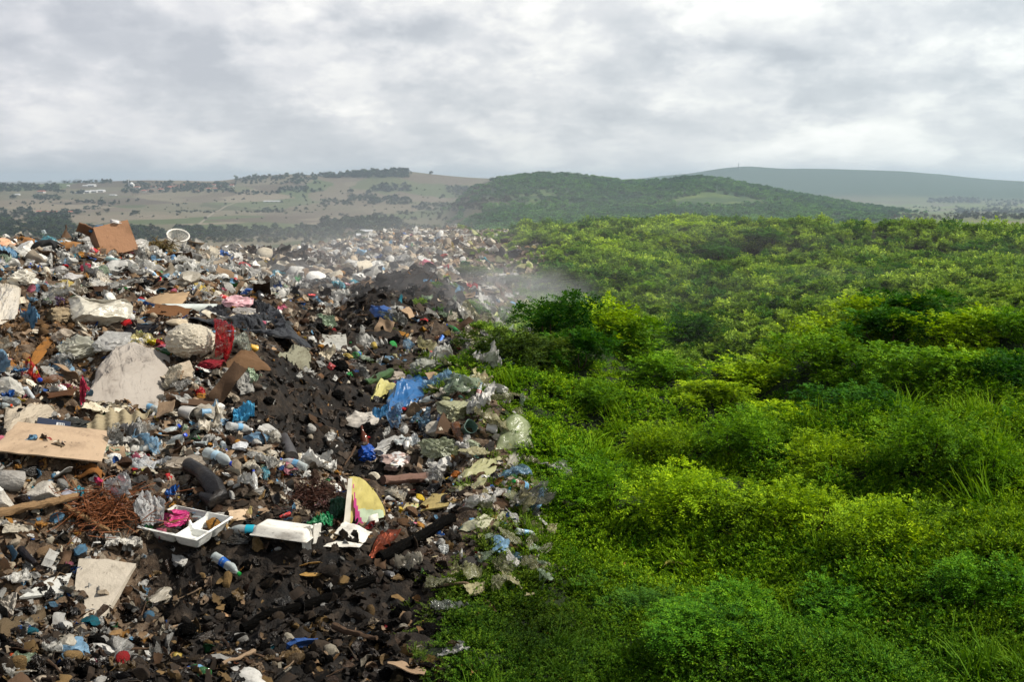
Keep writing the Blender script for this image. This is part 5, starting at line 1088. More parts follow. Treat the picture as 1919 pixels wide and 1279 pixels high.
    for i in range(150):
        for _ in range(50):
            u = g.uniform(380, 1000); r = math.exp(g.uniform(math.log(24), math.log(95))); th = math.atan((u-959.5)/F0); gm = float(green_mask(np.array(u), np.array(r), 130))
            if g.random() > gm**.6 and g.random() > float(burn_mask(np.array(u), np.array(r))): break
        x, y = r*math.sin(th), r*math.cos(th); z = hgt(x, y); pu, pv, d = project(x, y, z); size = g.uniform(.4, .95)*(.6 if r < 40 else 1); px = size*F0/d
        shape, mt, nm, cols = [('bag', 'plastic', 'refuse_bag', KINDS[0][5]), ('film', 'plastic', 'plastic_sheet', KINDS[1][5]), ('rag', 'cloth', 'cloth_bundle', KINDS[4][5]), ('card', 'card', 'cardboard_sheet', KINDS[3][5])][int(g.choice(4, p=[.55, .3, .07, .08]))]
        vs = variants(shape); k = int(g.integers(len(vs))); col = pick(g, cols); adj = SHAPEW[shape][k % len(SHAPEW[shape])]
        lab = describe(g, adj, col, nm.replace('_', ' '), pu, pv, px+6)
        if lab is None: continue
        put(nm, vs[k], M[mt, 'obj'], loc=(x, y, z), rot=(0, 0, g.uniform(0, 6.3)), scale=size, color=lin(COLS[col]), label=lab, cat=nm.replace('_', ' '), group=nm.replace('_', ' ')+'s on the far slope')
    print('labels lost', n_lost)
scatter_things()

# ------------------------------------------------------------------ masses nobody could count, as geometry-node instances
def instancer(name, protos, P, rot, scl, tint, idx, label, cat, kind='stuff'):
    lib = bpy.data.collections.new(name+' shapes')
    for k, o in enumerate(protos): lib.objects.link(o)
    me = bpy.data.meshes.new(name); me.vertices.add(len(P)); me.vertices.foreach_set('co', np.asarray(P, np.float32).ravel())
    a = me.attributes.new('rot', 'FLOAT_VECTOR', 'POINT'); a.data.foreach_set('vector', np.asarray(rot, np.float32).ravel())
    scl = np.asarray(scl, np.float32); scl = np.stack([scl]*3, 1) if scl.ndim == 1 else scl
    a = me.attributes.new('scl', 'FLOAT_VECTOR', 'POINT'); a.data.foreach_set('vector', scl.ravel())
    a = me.attributes.new('tint', 'FLOAT_COLOR', 'POINT'); t = np.ones((len(P), 4), np.float32); t[:, :3] = tint; a.data.foreach_set('color', t.ravel())
    a = me.attributes.new('idx', 'INT', 'POINT'); a.data.foreach_set('value', np.asarray(idx, np.int32))
    ob = put(name, me, label=label, cat=cat, kind=kind)
    ng = bpy.data.node_groups.new(name, 'GeometryNodeTree'); ng.interface.new_socket('Geometry', in_out='INPUT', socket_type='NodeSocketGeometry'); ng.interface.new_socket('Geometry', in_out='OUTPUT', socket_type='NodeSocketGeometry')
    N = ng.nodes; gi = N.new('NodeGroupInput'); go = N.new('NodeGroupOutput'); ci = N.new('GeometryNodeCollectionInfo'); ci.inputs[0].default_value = lib
    ci.inputs['Separate Children'].default_value = True; ci.inputs['Reset Children'].default_value = True
    ip = N.new('GeometryNodeInstanceOnPoints'); ip.inputs['Pick Instance'].default_value = True
    def at(nm, ty):
        q = N.new('GeometryNodeInputNamedAttribute'); q.data_type = ty; q.inputs[0].default_value = nm; return q.outputs[0]
    L = ng.links; L.new(gi.outputs[0], ip.inputs['Points']); L.new(ci.outputs[0], ip.inputs['Instance']); L.new(at('idx', 'INT'), ip.inputs['Instance Index'])
    L.new(at('rot', 'FLOAT_VECTOR'), ip.inputs['Rotation']); L.new(at('scl', 'FLOAT_VECTOR'), ip.inputs['Scale']); L.new(ip.outputs[0], go.inputs[0])
    md = ob.modifiers.new('scatter', 'NODES'); md.node_group = ng
    return ob
def proto(name, me, m, k):
    o = bpy.data.objects.new('%s %02d' % (name, k), me)
    if not me.materials: me.materials.append(m)
    return o
def eulers(nrm, yaw, g, tilt):
    out = np.zeros((len(yaw), 3))
    for i in range(len(yaw)):
        q = Vector(nrm[i]).to_track_quat('Z', 'Y') @ Euler((g.normal()*tilt, g.normal()*tilt, yaw[i])).to_quaternion(); out[i] = q.to_euler()[:]
    return out
def normals(x, y, e):
    gx = (height(x-e, y)-height(x+e, y)); gy = (height(x, y-e)-height(x, y+e)); n = np.stack([gx, gy, 2*e*np.ones_like(gx)], 1); return n/np.linalg.norm(n, axis=1)[:, None]
def litter():
    g = np.random.default_rng(5)
    pal = [(c, w) for c, w in (('white', 7), ('cream', 5), ('grey', 4), ('beige', 5), ('tan', 4), ('brown', 5), ('dark brown', 6), ('dark grey', 3), ('sooty', 3), ('light blue', 1.0), ('red', .35), ('blue', .5), ('turquoise', .4), ('yellow', .35), ('green', .4), ('pink', .5), ('golden brown', 1.5))]
    names = [c for c, w in pal]; w = np.array([w for c, w in pal]); colarr = np.array([lin(COLS[c])[:3] for c in names])
    def make(name, r0, r1, u0, u1, n, s0, s1, label, lighten, low, kb=.45):
        u = g.uniform(u0, u1, n); r = np.exp(g.uniform(math.log(r0), math.log(r1), n)); gm = green_mask(u, r, 140); bm_ = burn_mask(u, r)
        keep = (g.random(n) > gm**.7) & (g.random(n) > bm_*kb); u, r = u[keep], r[keep]; n = len(u); bm_ = bm_[keep]; gm = gm[keep]
        th = np.arctan((u-959.5)/F0/1.01); x, y = r*np.sin(th), r*np.cos(th); z = height(x, y)
        ww = w.copy(); ww[:4] *= lighten; ci_ = g.choice(len(names), size=n, p=ww/ww.sum()); tint = colarr[ci_]*g.uniform(.6, 1.15, n)[:, None]
        br = g.random(n) < bm_*.86; tint[br] = np.array([[.016, .012, .009]])*g.uniform(.2, 3, br.sum())[:, None]**1.6
        gold = br & (g.random(n) < .17*sstep(6.6, 6.0, r)); tint[gold] = np.array(lin((160, 130, 86))[:3])*g.uniform(.5, 1.1, gold.sum())[:, None]
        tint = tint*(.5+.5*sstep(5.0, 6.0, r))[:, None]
        moss = (g.random(n) < gm*1.3); tint[moss] = tint[moss]*np.array([.62, .66, .34])
        sh = []
        specs = [('film', 'plastic', 14, 4), ('paper', 'paper', 10, 4), ('card', 'card', 6, 4), ('peel', 'peel', None, 5), ('rag', 'cloth', None, 4), ('stone', 'stone', None, 3)]
        for nm, mt, res, cnt in specs:
            for k in range(cnt):
                V, F = {'film': lambda: s_film(11+k*5, res, 5, .9), 'paper': lambda: s_film(91+k*3, res, 3, .8), 'card': lambda: s_card(17+k, res, .03, .5, .3), 'peel': lambda: s_peel(71+k, 7), 'rag': lambda: s_bag(31+k, 2, 8, .6, False), 'stone': lambda: s_stone(51+k, 2, 8)}[nm]()
                sh.append((nm, np_mesh(name+' piece', V, F, True, 40), M[mt, 'inst']))
        wt = np.array([{'film': 3.2, 'paper': 2.6, 'card': 1.3, 'peel': 1.6, 'rag': .7, 'stone': .3}[a]/{'film': 4, 'paper': 4, 'card': 4, 'peel': 5, 'rag': 4, 'stone': 3}[a] for a, _, _ in sh])
        idx = g.choice(len(sh), size=n, p=wt/wt.sum()); size = np.exp(g.uniform(math.log(s0), math.log(s1), n))*(np.clip(r/7.5, 1, 3)**1.05 if r1 < 30 else 1)
        husk = (u < 150) & (np.abs(np.log(r/9.9)) < .13) & (r1 < 30) & (g.random(n) < .85); tint[husk] = np.array(lin((128, 98, 66))[:3])*g.uniform(.25, 1.3, husk.sum())[:, None]
        nr_ = normals(x, y, .1 if r1 < 30 else .4); P = np.stack([x, y, z], 1)+nr_*(size*low)[:, None]
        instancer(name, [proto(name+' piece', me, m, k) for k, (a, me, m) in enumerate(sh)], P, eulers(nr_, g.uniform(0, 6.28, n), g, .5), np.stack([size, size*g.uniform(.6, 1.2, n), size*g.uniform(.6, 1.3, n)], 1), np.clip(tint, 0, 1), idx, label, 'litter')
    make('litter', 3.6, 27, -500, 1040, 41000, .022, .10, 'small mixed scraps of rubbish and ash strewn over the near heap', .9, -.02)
    make('far_litter', 24, 118, 300, 1080, 12000, .17, .70, 'pale mass of mixed rubbish covering the distant slope of the dump', 2.6, .0, .7)
litter()

# ------------------------------------------------------------------ greenery
def leaves_mesh(name, base, dirs, nrm, ln, wd, shade, extra=None):
    """one folded pointed leaf per row"""
    side = np.cross(dirs, nrm); side /= np.linalg.norm(side, axis=1)[:, None]+1e-9; up = np.cross(side, dirs)
    a = base; t = base+dirs*ln[:, None]; m = base+dirs*(ln*.45)[:, None]
    l = m+side*(wd*.5)[:, None]+up*(ln*.08)[:, None]; r = m-side*(wd*.5)[:, None]+up*(ln*.08)[:, None]
    n = len(base); V = np.stack([a, r, t, l], 1).reshape(-1, 3); F = np.arange(4*n).reshape(n, 4); sh = np.repeat(shade, 4)
    if extra is not None:
        ev, ef = extra; F2 = np.array([q if len(q) == 4 else list(q)+[q[-1]] for q in ef if len(q) == 4])+len(V); V = np.concatenate([V, ev]); F = np.concatenate([F, F2]); sh = np.concatenate([sh, np.full(len(ev), .12)])
    me = np_mesh(name, V, F, False); add_attr(me, 'shade', sh.astype(np.float32)); return me
def unit(v): return v/(np.linalg.norm(v, axis=-1, keepdims=True)+1e-9)
def spray(seed, stems=26, per=20, leaf=.085, flat=.75, spread=1.0, wide=.5):
    """a low leafy plant about one unit across: stems fanning out of the ground, leaves in alternating rows"""
    g = np.random.default_rng(seed); B, D, Nn, L, S, tubes = [], [], [], [], [], []
    for k in range(stems):
        a = g.uniform(0, 2*np.pi); e = g.uniform(.15, 1.25); d = np.array([np.cos(a)*np.cos(e)*spread, np.sin(a)*np.cos(e)*spread, np.sin(e)*flat]); ln = g.uniform(.32, .62)
        st = np.array([g.normal()*.16, g.normal()*.16, -.03]); t = np.linspace(.18, 1, per)[:, None]
        p = st+d*ln*t+np.array([0, 0, -.16])*(t**2.2)*ln*g.uniform(0, 1.6); tg = unit(np.gradient(p, axis=0))
        sd = unit(np.cross(tg, np.array([0, 0, 1.0]))); al = np.where(np.arange(per) % 2 == 0, 1., -1.)[:, None]
        dr = unit(tg*g.uniform(.4, .9)+sd*al*1.0+g.normal(size=(per, 3))*.35+np.array([0, 0, .25]))
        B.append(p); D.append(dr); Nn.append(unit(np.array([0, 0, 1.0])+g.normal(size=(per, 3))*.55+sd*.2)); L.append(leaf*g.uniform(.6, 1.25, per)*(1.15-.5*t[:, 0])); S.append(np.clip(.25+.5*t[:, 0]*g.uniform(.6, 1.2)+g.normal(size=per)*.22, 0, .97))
        tubes.append(tube(p[::4], .006, 3))
    L = np.concatenate(L); ev, ef = join(tubes)
    S = np.concatenate(S); S[g.random(len(S)) < .008] = 1.0
    return leaves_mesh('plant', np.concatenate(B), np.concatenate(D), np.concatenate(Nn), L, L*wide, S, (ev, ef))
def grass(seed, n=70, h=.9):
    g = np.random.default_rng(seed); V, F, S = [], [], []
    for k in range(n):
        a = g.uniform(0, 2*np.pi); st = np.array([g.normal()*.16, g.normal()*.16, 0]); lean = g.uniform(.1, .9); d = np.array([np.cos(a), np.sin(a), 0]); L = h*g.uniform(.4, 1); w = .022*g.uniform(.6, 1.3); sd = np.array([-d[1], d[0], 0])
        o = len(V)
        for t in (0, .35, .7, 1.0):
            c = st+d*lean*L*t**1.7*.8+np.array([0, 0, L*t*(1-.35*lean*t)]); ww = w*(1-t*.92); V += [c-sd*ww, c+sd*ww]; S += [.2+.6*t]*2
        F += [[o+2*j, o+2*j+1, o+2*j+3, o+2*j+2] for j in range(3)]
    me = np_mesh('grass tuft', np.array(V), np.array(F), False); add_attr(me, 'shade', np.clip(np.array(S)+g.normal(size=len(S))*.03, 0, .95).astype(np.float32)); return me
def crown(seed, n=1500, lobes=9, leaf=.055, h=.8, wide=.6, drop=.18, name='foliage', per=12, ln=.17):
    """leafy twigs spread through a lumpy crown, one unit across, its foot at z = 0"""
    g = np.random.default_rng(seed); C = g.normal(size=(lobes, 3))*np.array([.19, .19, .12*h])+np.array([0, 0, .40*h]); Rr = g.uniform(.13, .25, lobes)
    C[:, 2] = np.clip(C[:, 2], .10, None); nb = max(8, n//per)
    k = g.integers(lobes, size=nb*2); d = unit(g.normal(size=(nb*2, 3))*np.array([1, 1, .8])+np.array([0, 0, .30])); rad = Rr[k]*(1-.5*g.random(nb*2)**2.2)*(1+.25*pn(d*2.5+C[k]*7, seed % 50))
    P = C[k]+d*rad[:, None]; ok = (pn(P*6, seed % 40) > -.38+drop*.4) & (P[:, 2] > 0); P, d, k = P[ok][:nb], d[ok][:nb], k[ok][:nb]; m = len(P)
    d = unit(d+g.normal(size=(m, 3))*.35+np.array([0, 0, .15])); t = np.linspace(0, 1, per); L = ln*g.uniform(.6, 1.3, m)
    pts = P[:, None, :]+d[:, None, :]*(L[:, None, None]*(t[None, :, None]-.35))+np.array([0, 0, -.35])*(t**2)[None, :, None]*L[:, None, None]
    sd = unit(np.cross(d, np.array([0, 0, 1.0])+g.normal(size=(m, 3))*.2)); al = np.where(np.arange(per) % 2 == 0, 1., -1.)
    dr = unit(d[:, None, :]*.55+sd[:, None, :]*al[None, :, None]+g.normal(size=(m, per, 3))*.30); nn = unit(np.cross(sd, d)[:, None, :]*1.0+np.array([0, 0, .5])+g.normal(size=(m, per, 3))*.4)
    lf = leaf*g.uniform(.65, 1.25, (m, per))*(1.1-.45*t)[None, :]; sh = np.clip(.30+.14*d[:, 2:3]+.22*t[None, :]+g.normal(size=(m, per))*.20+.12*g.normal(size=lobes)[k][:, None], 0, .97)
    pts[:, :, 2] = np.maximum(pts[:, :, 2], .01)
    return leaves_mesh(name, pts.reshape(-1, 3), dr.reshape(-1, 3), nn.reshape(-1, 3), lf.ravel(), lf.ravel()*wide, sh.ravel())
def stems_mesh(seed, n=6, h=.6, r=.018, name='stem'):
    g = np.random.default_rng(seed); parts = []
    for k in range(n):
        a = g.uniform(0, 6.28); t = np.linspace(0, 1, 6)[:, None]; d = np.array([np.cos(a)*.22, np.sin(a)*.22, h*g.uniform(.7, 1.0)]); p = d*t+np.array([np.cos(a)*.08, np.sin(a)*.08, 0])*np.sin(t*3)+np.array([0, 0, -.03]); parts.append(tube(p, r*(1-.75*t[:, 0]), 5))
    V, F = join(parts); return np_mesh(name, V, F)
def trunk_mesh(seed, h=.5, r=.035):
    g = np.random.default_rng(seed); t = np.linspace(0, 1, 6)[:, None]; parts = [tube(np.concatenate([.03*np.sin(t*4+seed), .02*np.cos(t*3), t*h-.03], 1), r*(1-.5*t[:, 0]), 6)]
    for k in range(4):
        a = g.uniform(0, 6.28); z0 = h*g.uniform(.5, .9); parts.append(tube(np.array([0, 0, z0])+np.array([np.cos(a)*.22, np.sin(a)*.22, .2])*t, r*.5*(1-.7*t[:, 0]), 4))
    V, F = join(parts); return np_mesh('trunk', V, F)

def green_tint(g, n, x, y, r, seed=0, sat=1.0):
    P = np.stack([x, y, 0*x], 1); a = .5+.5*pn(P/np.maximum(r, 4)[:, None]*5, 40+seed)+g.normal(size=n)*.16; a = np.clip(a, 0, 1)[:, None]
    c0 = np.array([.048, .155, .003]); c1 = np.array([.205, .340, .005]); c = c0*(1-a)+c1*a
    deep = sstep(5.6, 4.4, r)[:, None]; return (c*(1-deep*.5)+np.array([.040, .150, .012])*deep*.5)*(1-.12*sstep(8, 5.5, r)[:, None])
def greenery():
    g = np.random.default_rng(12)
    # ground cover near the camera
    n = 13500; u = g.uniform(640, 2950, n); r = np.exp(g.uniform(math.log(3.7), math.log(19), n)); gm = green_mask(u, r, 130)
    keep = g.random(n) < gm*1.05; u, r, gm = u[keep], r[keep], gm[keep]
    th = np.arctan((u-959.5)/F0/1.01); x, y = r*np.sin(th), r*np.cos(th); z = height(x, y); n = len(x)
    lum = pn(np.stack([x/.9, y/.9, 0*x], 1), 60)
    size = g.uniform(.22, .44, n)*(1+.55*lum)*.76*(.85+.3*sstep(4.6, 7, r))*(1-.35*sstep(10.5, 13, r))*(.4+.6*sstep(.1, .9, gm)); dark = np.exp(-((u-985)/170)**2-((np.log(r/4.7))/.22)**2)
    size = size*(1-.3*dark); tint = green_tint(g, n, x, y, r); tint = tint*(1-.74*dark[:, None]); pale = sstep(.95, .3, gm)[:, None]; tint = tint*(1-pale*.5)+np.array([.10, .115, .03])*pale*.5  # dark: darker green plants, with the shadow on them put into the tint
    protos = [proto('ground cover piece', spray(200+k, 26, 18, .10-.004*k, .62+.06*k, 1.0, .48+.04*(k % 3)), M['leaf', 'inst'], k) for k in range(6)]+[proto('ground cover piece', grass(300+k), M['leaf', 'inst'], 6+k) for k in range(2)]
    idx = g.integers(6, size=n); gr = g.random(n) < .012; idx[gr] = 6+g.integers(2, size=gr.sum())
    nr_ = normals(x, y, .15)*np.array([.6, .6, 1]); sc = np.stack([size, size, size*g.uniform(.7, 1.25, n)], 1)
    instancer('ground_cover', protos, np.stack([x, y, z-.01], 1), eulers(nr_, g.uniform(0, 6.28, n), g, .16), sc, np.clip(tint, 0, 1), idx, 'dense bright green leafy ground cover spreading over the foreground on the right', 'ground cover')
    # the thicket that covers the farther slope
    n = 29000; u = g.uniform(640, 2650, n); r = np.exp(g.uniform(math.log(15), math.log(134), n)); gm = green_mask(u, r, 140); keep = g.random(n) < gm**1.3; u, r, gm = u[keep], r[keep], gm[keep]
    th = np.arctan((u-959.5)/F0/1.01); x, y = r*np.sin(th), r*np.cos(th); z = height(x, y); n = len(x)
    size = g.uniform(.5, 1.1, n)*(.22+.0165*np.minimum(r, 62))*(1-.45*sstep(30, 20, r))*(1+.45*pn(np.stack([x/7, y/7, 0*x], 1), 61))*(.45+.55*sstep(.3, .95, gm)); size = np.clip(size, .25, 1.9)
    P = np.stack([x, y, 0*x], 1); a = np.clip(.5+.5*pn(P/7, 62)+g.normal(size=n)*.36, 0, 1)[:, None]; tint = np.array([.050, .150, .012])*(1-a)+np.array([.280, .410, .050])*a
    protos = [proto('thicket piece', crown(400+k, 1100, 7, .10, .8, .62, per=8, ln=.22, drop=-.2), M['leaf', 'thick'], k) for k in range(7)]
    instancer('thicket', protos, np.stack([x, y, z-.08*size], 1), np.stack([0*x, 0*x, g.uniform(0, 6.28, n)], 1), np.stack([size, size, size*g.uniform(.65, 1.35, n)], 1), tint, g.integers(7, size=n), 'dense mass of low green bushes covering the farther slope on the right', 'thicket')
greenery()
SHRUBS = [  # u, foot row, width, height in pixels, colour, words
 (1040, 655, 130, 92, 0, 'dark rounded shrub at the left end of the shrub ridge, above the moss'), (1135, 650, 150, 88, 1, 'broad bright shrub beside the dark rounded shrub on the ridge'),
 (1300, 668, 106, 70, 0, 'pointed deep green shrub standing alone in front of the hazy slope'), (1188, 700, 150, 84, 2, 'spreading mid green shrub in front of the broad bright shrub'),
 (1090, 716, 120, 70, 0, 'dark green shrub in front of the dark rounded shrub'), (1010, 712, 100, 60, 3, 'dusky shrub at the edge of the dump by the domed grey bag'),
 (940, 690, 130, 80, 3, 'dark mossy shrub between the dump and the ridge'), (1590, 660, 170, 84, 1, 'wide yellow green shrub on the right ridge'),
 (1655, 640, 130, 76, 1, 'tall yellow green shrub behind the wide yellow green shrub'), (1746, 622, 150, 68, 0, 'smooth rounded dark green shrub highest on the right ridge'),
 (1690, 672, 150, 66, 0, 'dark hollowed shrub below the rounded dark green shrub'), (1830, 672, 140, 70, 1, 'light green shrub right of the rounded dark green shrub'),
 (1905, 650, 110, 60, 2, 'leafy shrub cut by the edge of the picture on the ridge'), (1560, 712, 150, 70, 2, 'mid green shrub in front of the wide yellow green shrub'),
 (1430, 742, 150, 58, 1, 'low domed shrub in the dip between the two ridges'), (1245, 740, 120, 54, 2, 'low spreading shrub below the pointed deep green shrub'),
 (1480, 690, 110, 44, 1, 'small bright shrub at the rim of the dip'), (1760, 742, 170, 74, 2, 'large mid green shrub below the dark hollowed shrub'),
 (1880, 742, 130, 80, 0, 'dark overhanging shrub near the right edge'), (1640, 782, 170, 74, 0, 'dark shrub below the mid green shrub'),
 (1850, 700, 110, 40, 1, 'narrow bright shrub between the light green shrub and the dark overhanging shrub'), (1120, 786, 100, 56, 2, 'bushy little shrub at the end of the pale moss'),
 (1350, 790, 130, 50, 1, 'flat bright shrub in the middle greenery'), (1500, 808, 150, 60, 1, 'domed bright shrub in the middle greenery'),
 (1230, 880, 150, 66, 1, 'bright mound shaped shrub near the dark hollow'), (1420, 900, 190, 80, 2, 'wide mound shaped shrub in the centre of the greenery'),
 (1600, 900, 190, 84, 1, 'yellowish mound shaped shrub beside the wide mound shaped shrub'), (1760, 900, 180, 90, 2, 'mid green mound shaped shrub below the large mid green shrub'),
 (1880, 940, 150, 110, 2, 'steep leafy mound at the right edge'), (1110, 980, 190, 84, 2, 'leafy mound beside the half buried cream film'),
 (1300, 1020, 210, 90, 1, 'bright leafy mound above the curled yellow leaf'), (1520, 1040, 230, 100, 1, 'broad bright mound in the lower greenery'),
 (1720, 1060, 230, 110, 1, 'broad yellow green mound in the lower right greenery'), (1400, 1170, 220, 90, 2, 'dark edged mound in the lower greenery'), (1620, 1210, 230, 84, 2, 'deep green mound at the bottom of the greenery'), (1850, 1170, 210, 100, 2, 'deep green mound in the lower right corner'),
 (1200, 1160, 190, 70, 3, 'dark low mound beside the lone white wrapper'), (1330, 1266, 220, 64, 2, 'grassy mound at the bottom edge'),
 (1320, 446, 120, 34, 1, 'bright crown on the highest knoll of the farther slope'), (1235, 478, 90, 30, 1, 'bright bush on the shoulder of the farther slope'), (1440, 478, 110, 34, 0, 'dark bush beside the knoll of the farther slope'), (1350, 510, 120, 34, 0, 'dark bush below the knoll of the farther slope'),
 (1130, 480, 90, 30, 1, 'bright bush at the left shoulder of the farther slope'), (1060, 560, 90, 40, 3, 'dusky bush in the smoky part of the slope'), (1700, 530, 70, 34, 0, 'dark round bush in the middle of the farther slope'), (1630, 560, 70, 30, 2, 'green bush left of the dark round bush'),
 (1840, 500, 110, 30, 0, 'dark wide bush on the right of the farther slope'), (1560, 520, 80, 26, 1, 'light bush in the middle of the farther slope'), (1210, 560, 90, 30, 2, 'green bush in the shallow valley of the farther slope'), (880, 522, 70, 26, 3, 'dark weedy bush on the pale dump slope'), (960, 540, 70, 24, 3, 'dark weedy bush in the drifting smoke'),
]
def shrubs():
    tn = [(.026, .105, .003), (.205, .335, .005), (.100, .225, .005), (.050, .090, .010)]; g = np.random.default_rng(31)
    fol = [crown(500+k, 7600, 13+k % 4, .046, .8, .5, ln=.15) for k in range(6)]; mound = [crown(540+k, 11000, 17, .032, .55, .48, drop=.1, ln=.13) for k in range(5)]; st = [stems_mesh(600+k, 6, .34) for k in range(4)]
    for i, (u, v, w, h, c, words) in enumerate(SHRUBS):
        b = hit(u, v); ridge = 600 < v < 765; s = w*b.y/F0*(1.32 if ridge else 1.2); hh = h*b.y/F0*(1.5 if ridge else 1.25); m = mound[i % 5] if ('mound' in words and v > 850) else fol[i % 6]; zh = .55 if 'mound' in words and v > 850 else .8
        o = put('shrub', None, loc=(b.x, b.y+s*.35, hgt(b.x, b.y+s*.35)-.04*s), rot=(0, 0, g.uniform(0, 6.28)), scale=(s, s, max(hh/zh, s*.45)), label=words, cat='shrub', group='shrubs among the greenery')
        col = np.array(tn[c])*g.uniform(.85, 1.15)
        if u > 1000 and v > 1100: col = col*.65+np.array([.045, .190, .012])*.4
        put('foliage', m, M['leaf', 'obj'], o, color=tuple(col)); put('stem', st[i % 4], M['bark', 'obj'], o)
        USED.add(words)
shrubs()

# ------------------------------------------------------------------ the valley: single trees, belts, woods, houses
TREES = [(191, 387, 15, 'big solitary tree in the open fields'), (212, 386, 8, 'small tree beside the big solitary tree'), (201, 399, 10, 'thin brownish tree below the big solitary tree'), (184, 405, 8, 'round bush tree left of the thin brownish tree'), (255, 405, 12, 'full round tree of a pair in the fields'), (246, 405, 7, 'lower tree of the pair in the fields'),
 (125, 416, 15, 'tall dark tree at the end of the wood'), (24, 374, 11, 'spreading tree near the upper left fields'), (37, 345, 6, 'tree standing on the left skyline'), (94, 344, 6, 'second tree standing alone on the left skyline'), (237, 363, 8, 'tree below the white domed mosque'), (136, 365, 7, 'tree in front of the white sheds'), (148, 364, 8, 'tree between the white sheds'), (155, 364, 9, 'tallest tree by the white sheds'), (119, 363, 8, 'tree left of the white sheds'), (108, 362, 9, 'tree at the end of the upper left wood'),
 (51, 401, 8, 'tree left of the red roofed farm'), (18, 419, 9, 'tree in the left hedges'), (4, 397, 9, 'tree at the left edge of the fields'), (6, 414, 13, 'tall tree at the left edge above the woods'), (193, 414, 6, 'tiny bush tree in the ploughed field'), (385, 413, 7, 'tree beside the pale farm track'), (610, 390, 8, 'tree in the field below the long white shed'), (333, 388, 7, 'pale tree in the middle fields'), (515, 390, 5, 'small tree below the long white shed'), (460, 455, 7, 'bushy tree above the middle ridge'), (472, 464, 7, 'low tree above the thin dark pole'),
 (657, 363, 10, 'tree on the slope of the wooded hill'), (713, 406, 9, 'tree above the dark belt of trees'), (640, 407, 8, 'tree left of the tree above the belt'), (762, 404, 9, 'tree in the right hand fields'), (807, 329, 8, 'tree on the crest of the wooded hill'), (575, 462, 16, 'yellowish tree behind the middle mound'), (632, 458, 13, 'dark tree beside the white farmhouse'), (600, 466, 13, 'yellowish tree in front of the dark tree'), (668, 424, 16, 'tall tree in the dark belt'), (703, 420, 22, 'tallest poplar in the dark belt'), (720, 420, 19, 'second poplar in the dark belt'), (690, 444, 10, 'tree beside the white farmhouse'), (545, 448, 12, 'tree left of the yellowish tree'), (830, 372, 9, 'tree on the hedge below the green hill'), (870, 388, 9, 'tree at the foot of the green hill'), (740, 372, 10, 'tree at the end of the long hedge'), (690, 366, 11, 'tree in the middle of the hill pasture'), (250, 404, 5, 'bush in front of the pair of trees'), (462, 398, 4, 'bush beside the ploughed field'), (545, 372, 5, 'bush behind the long white shed')]
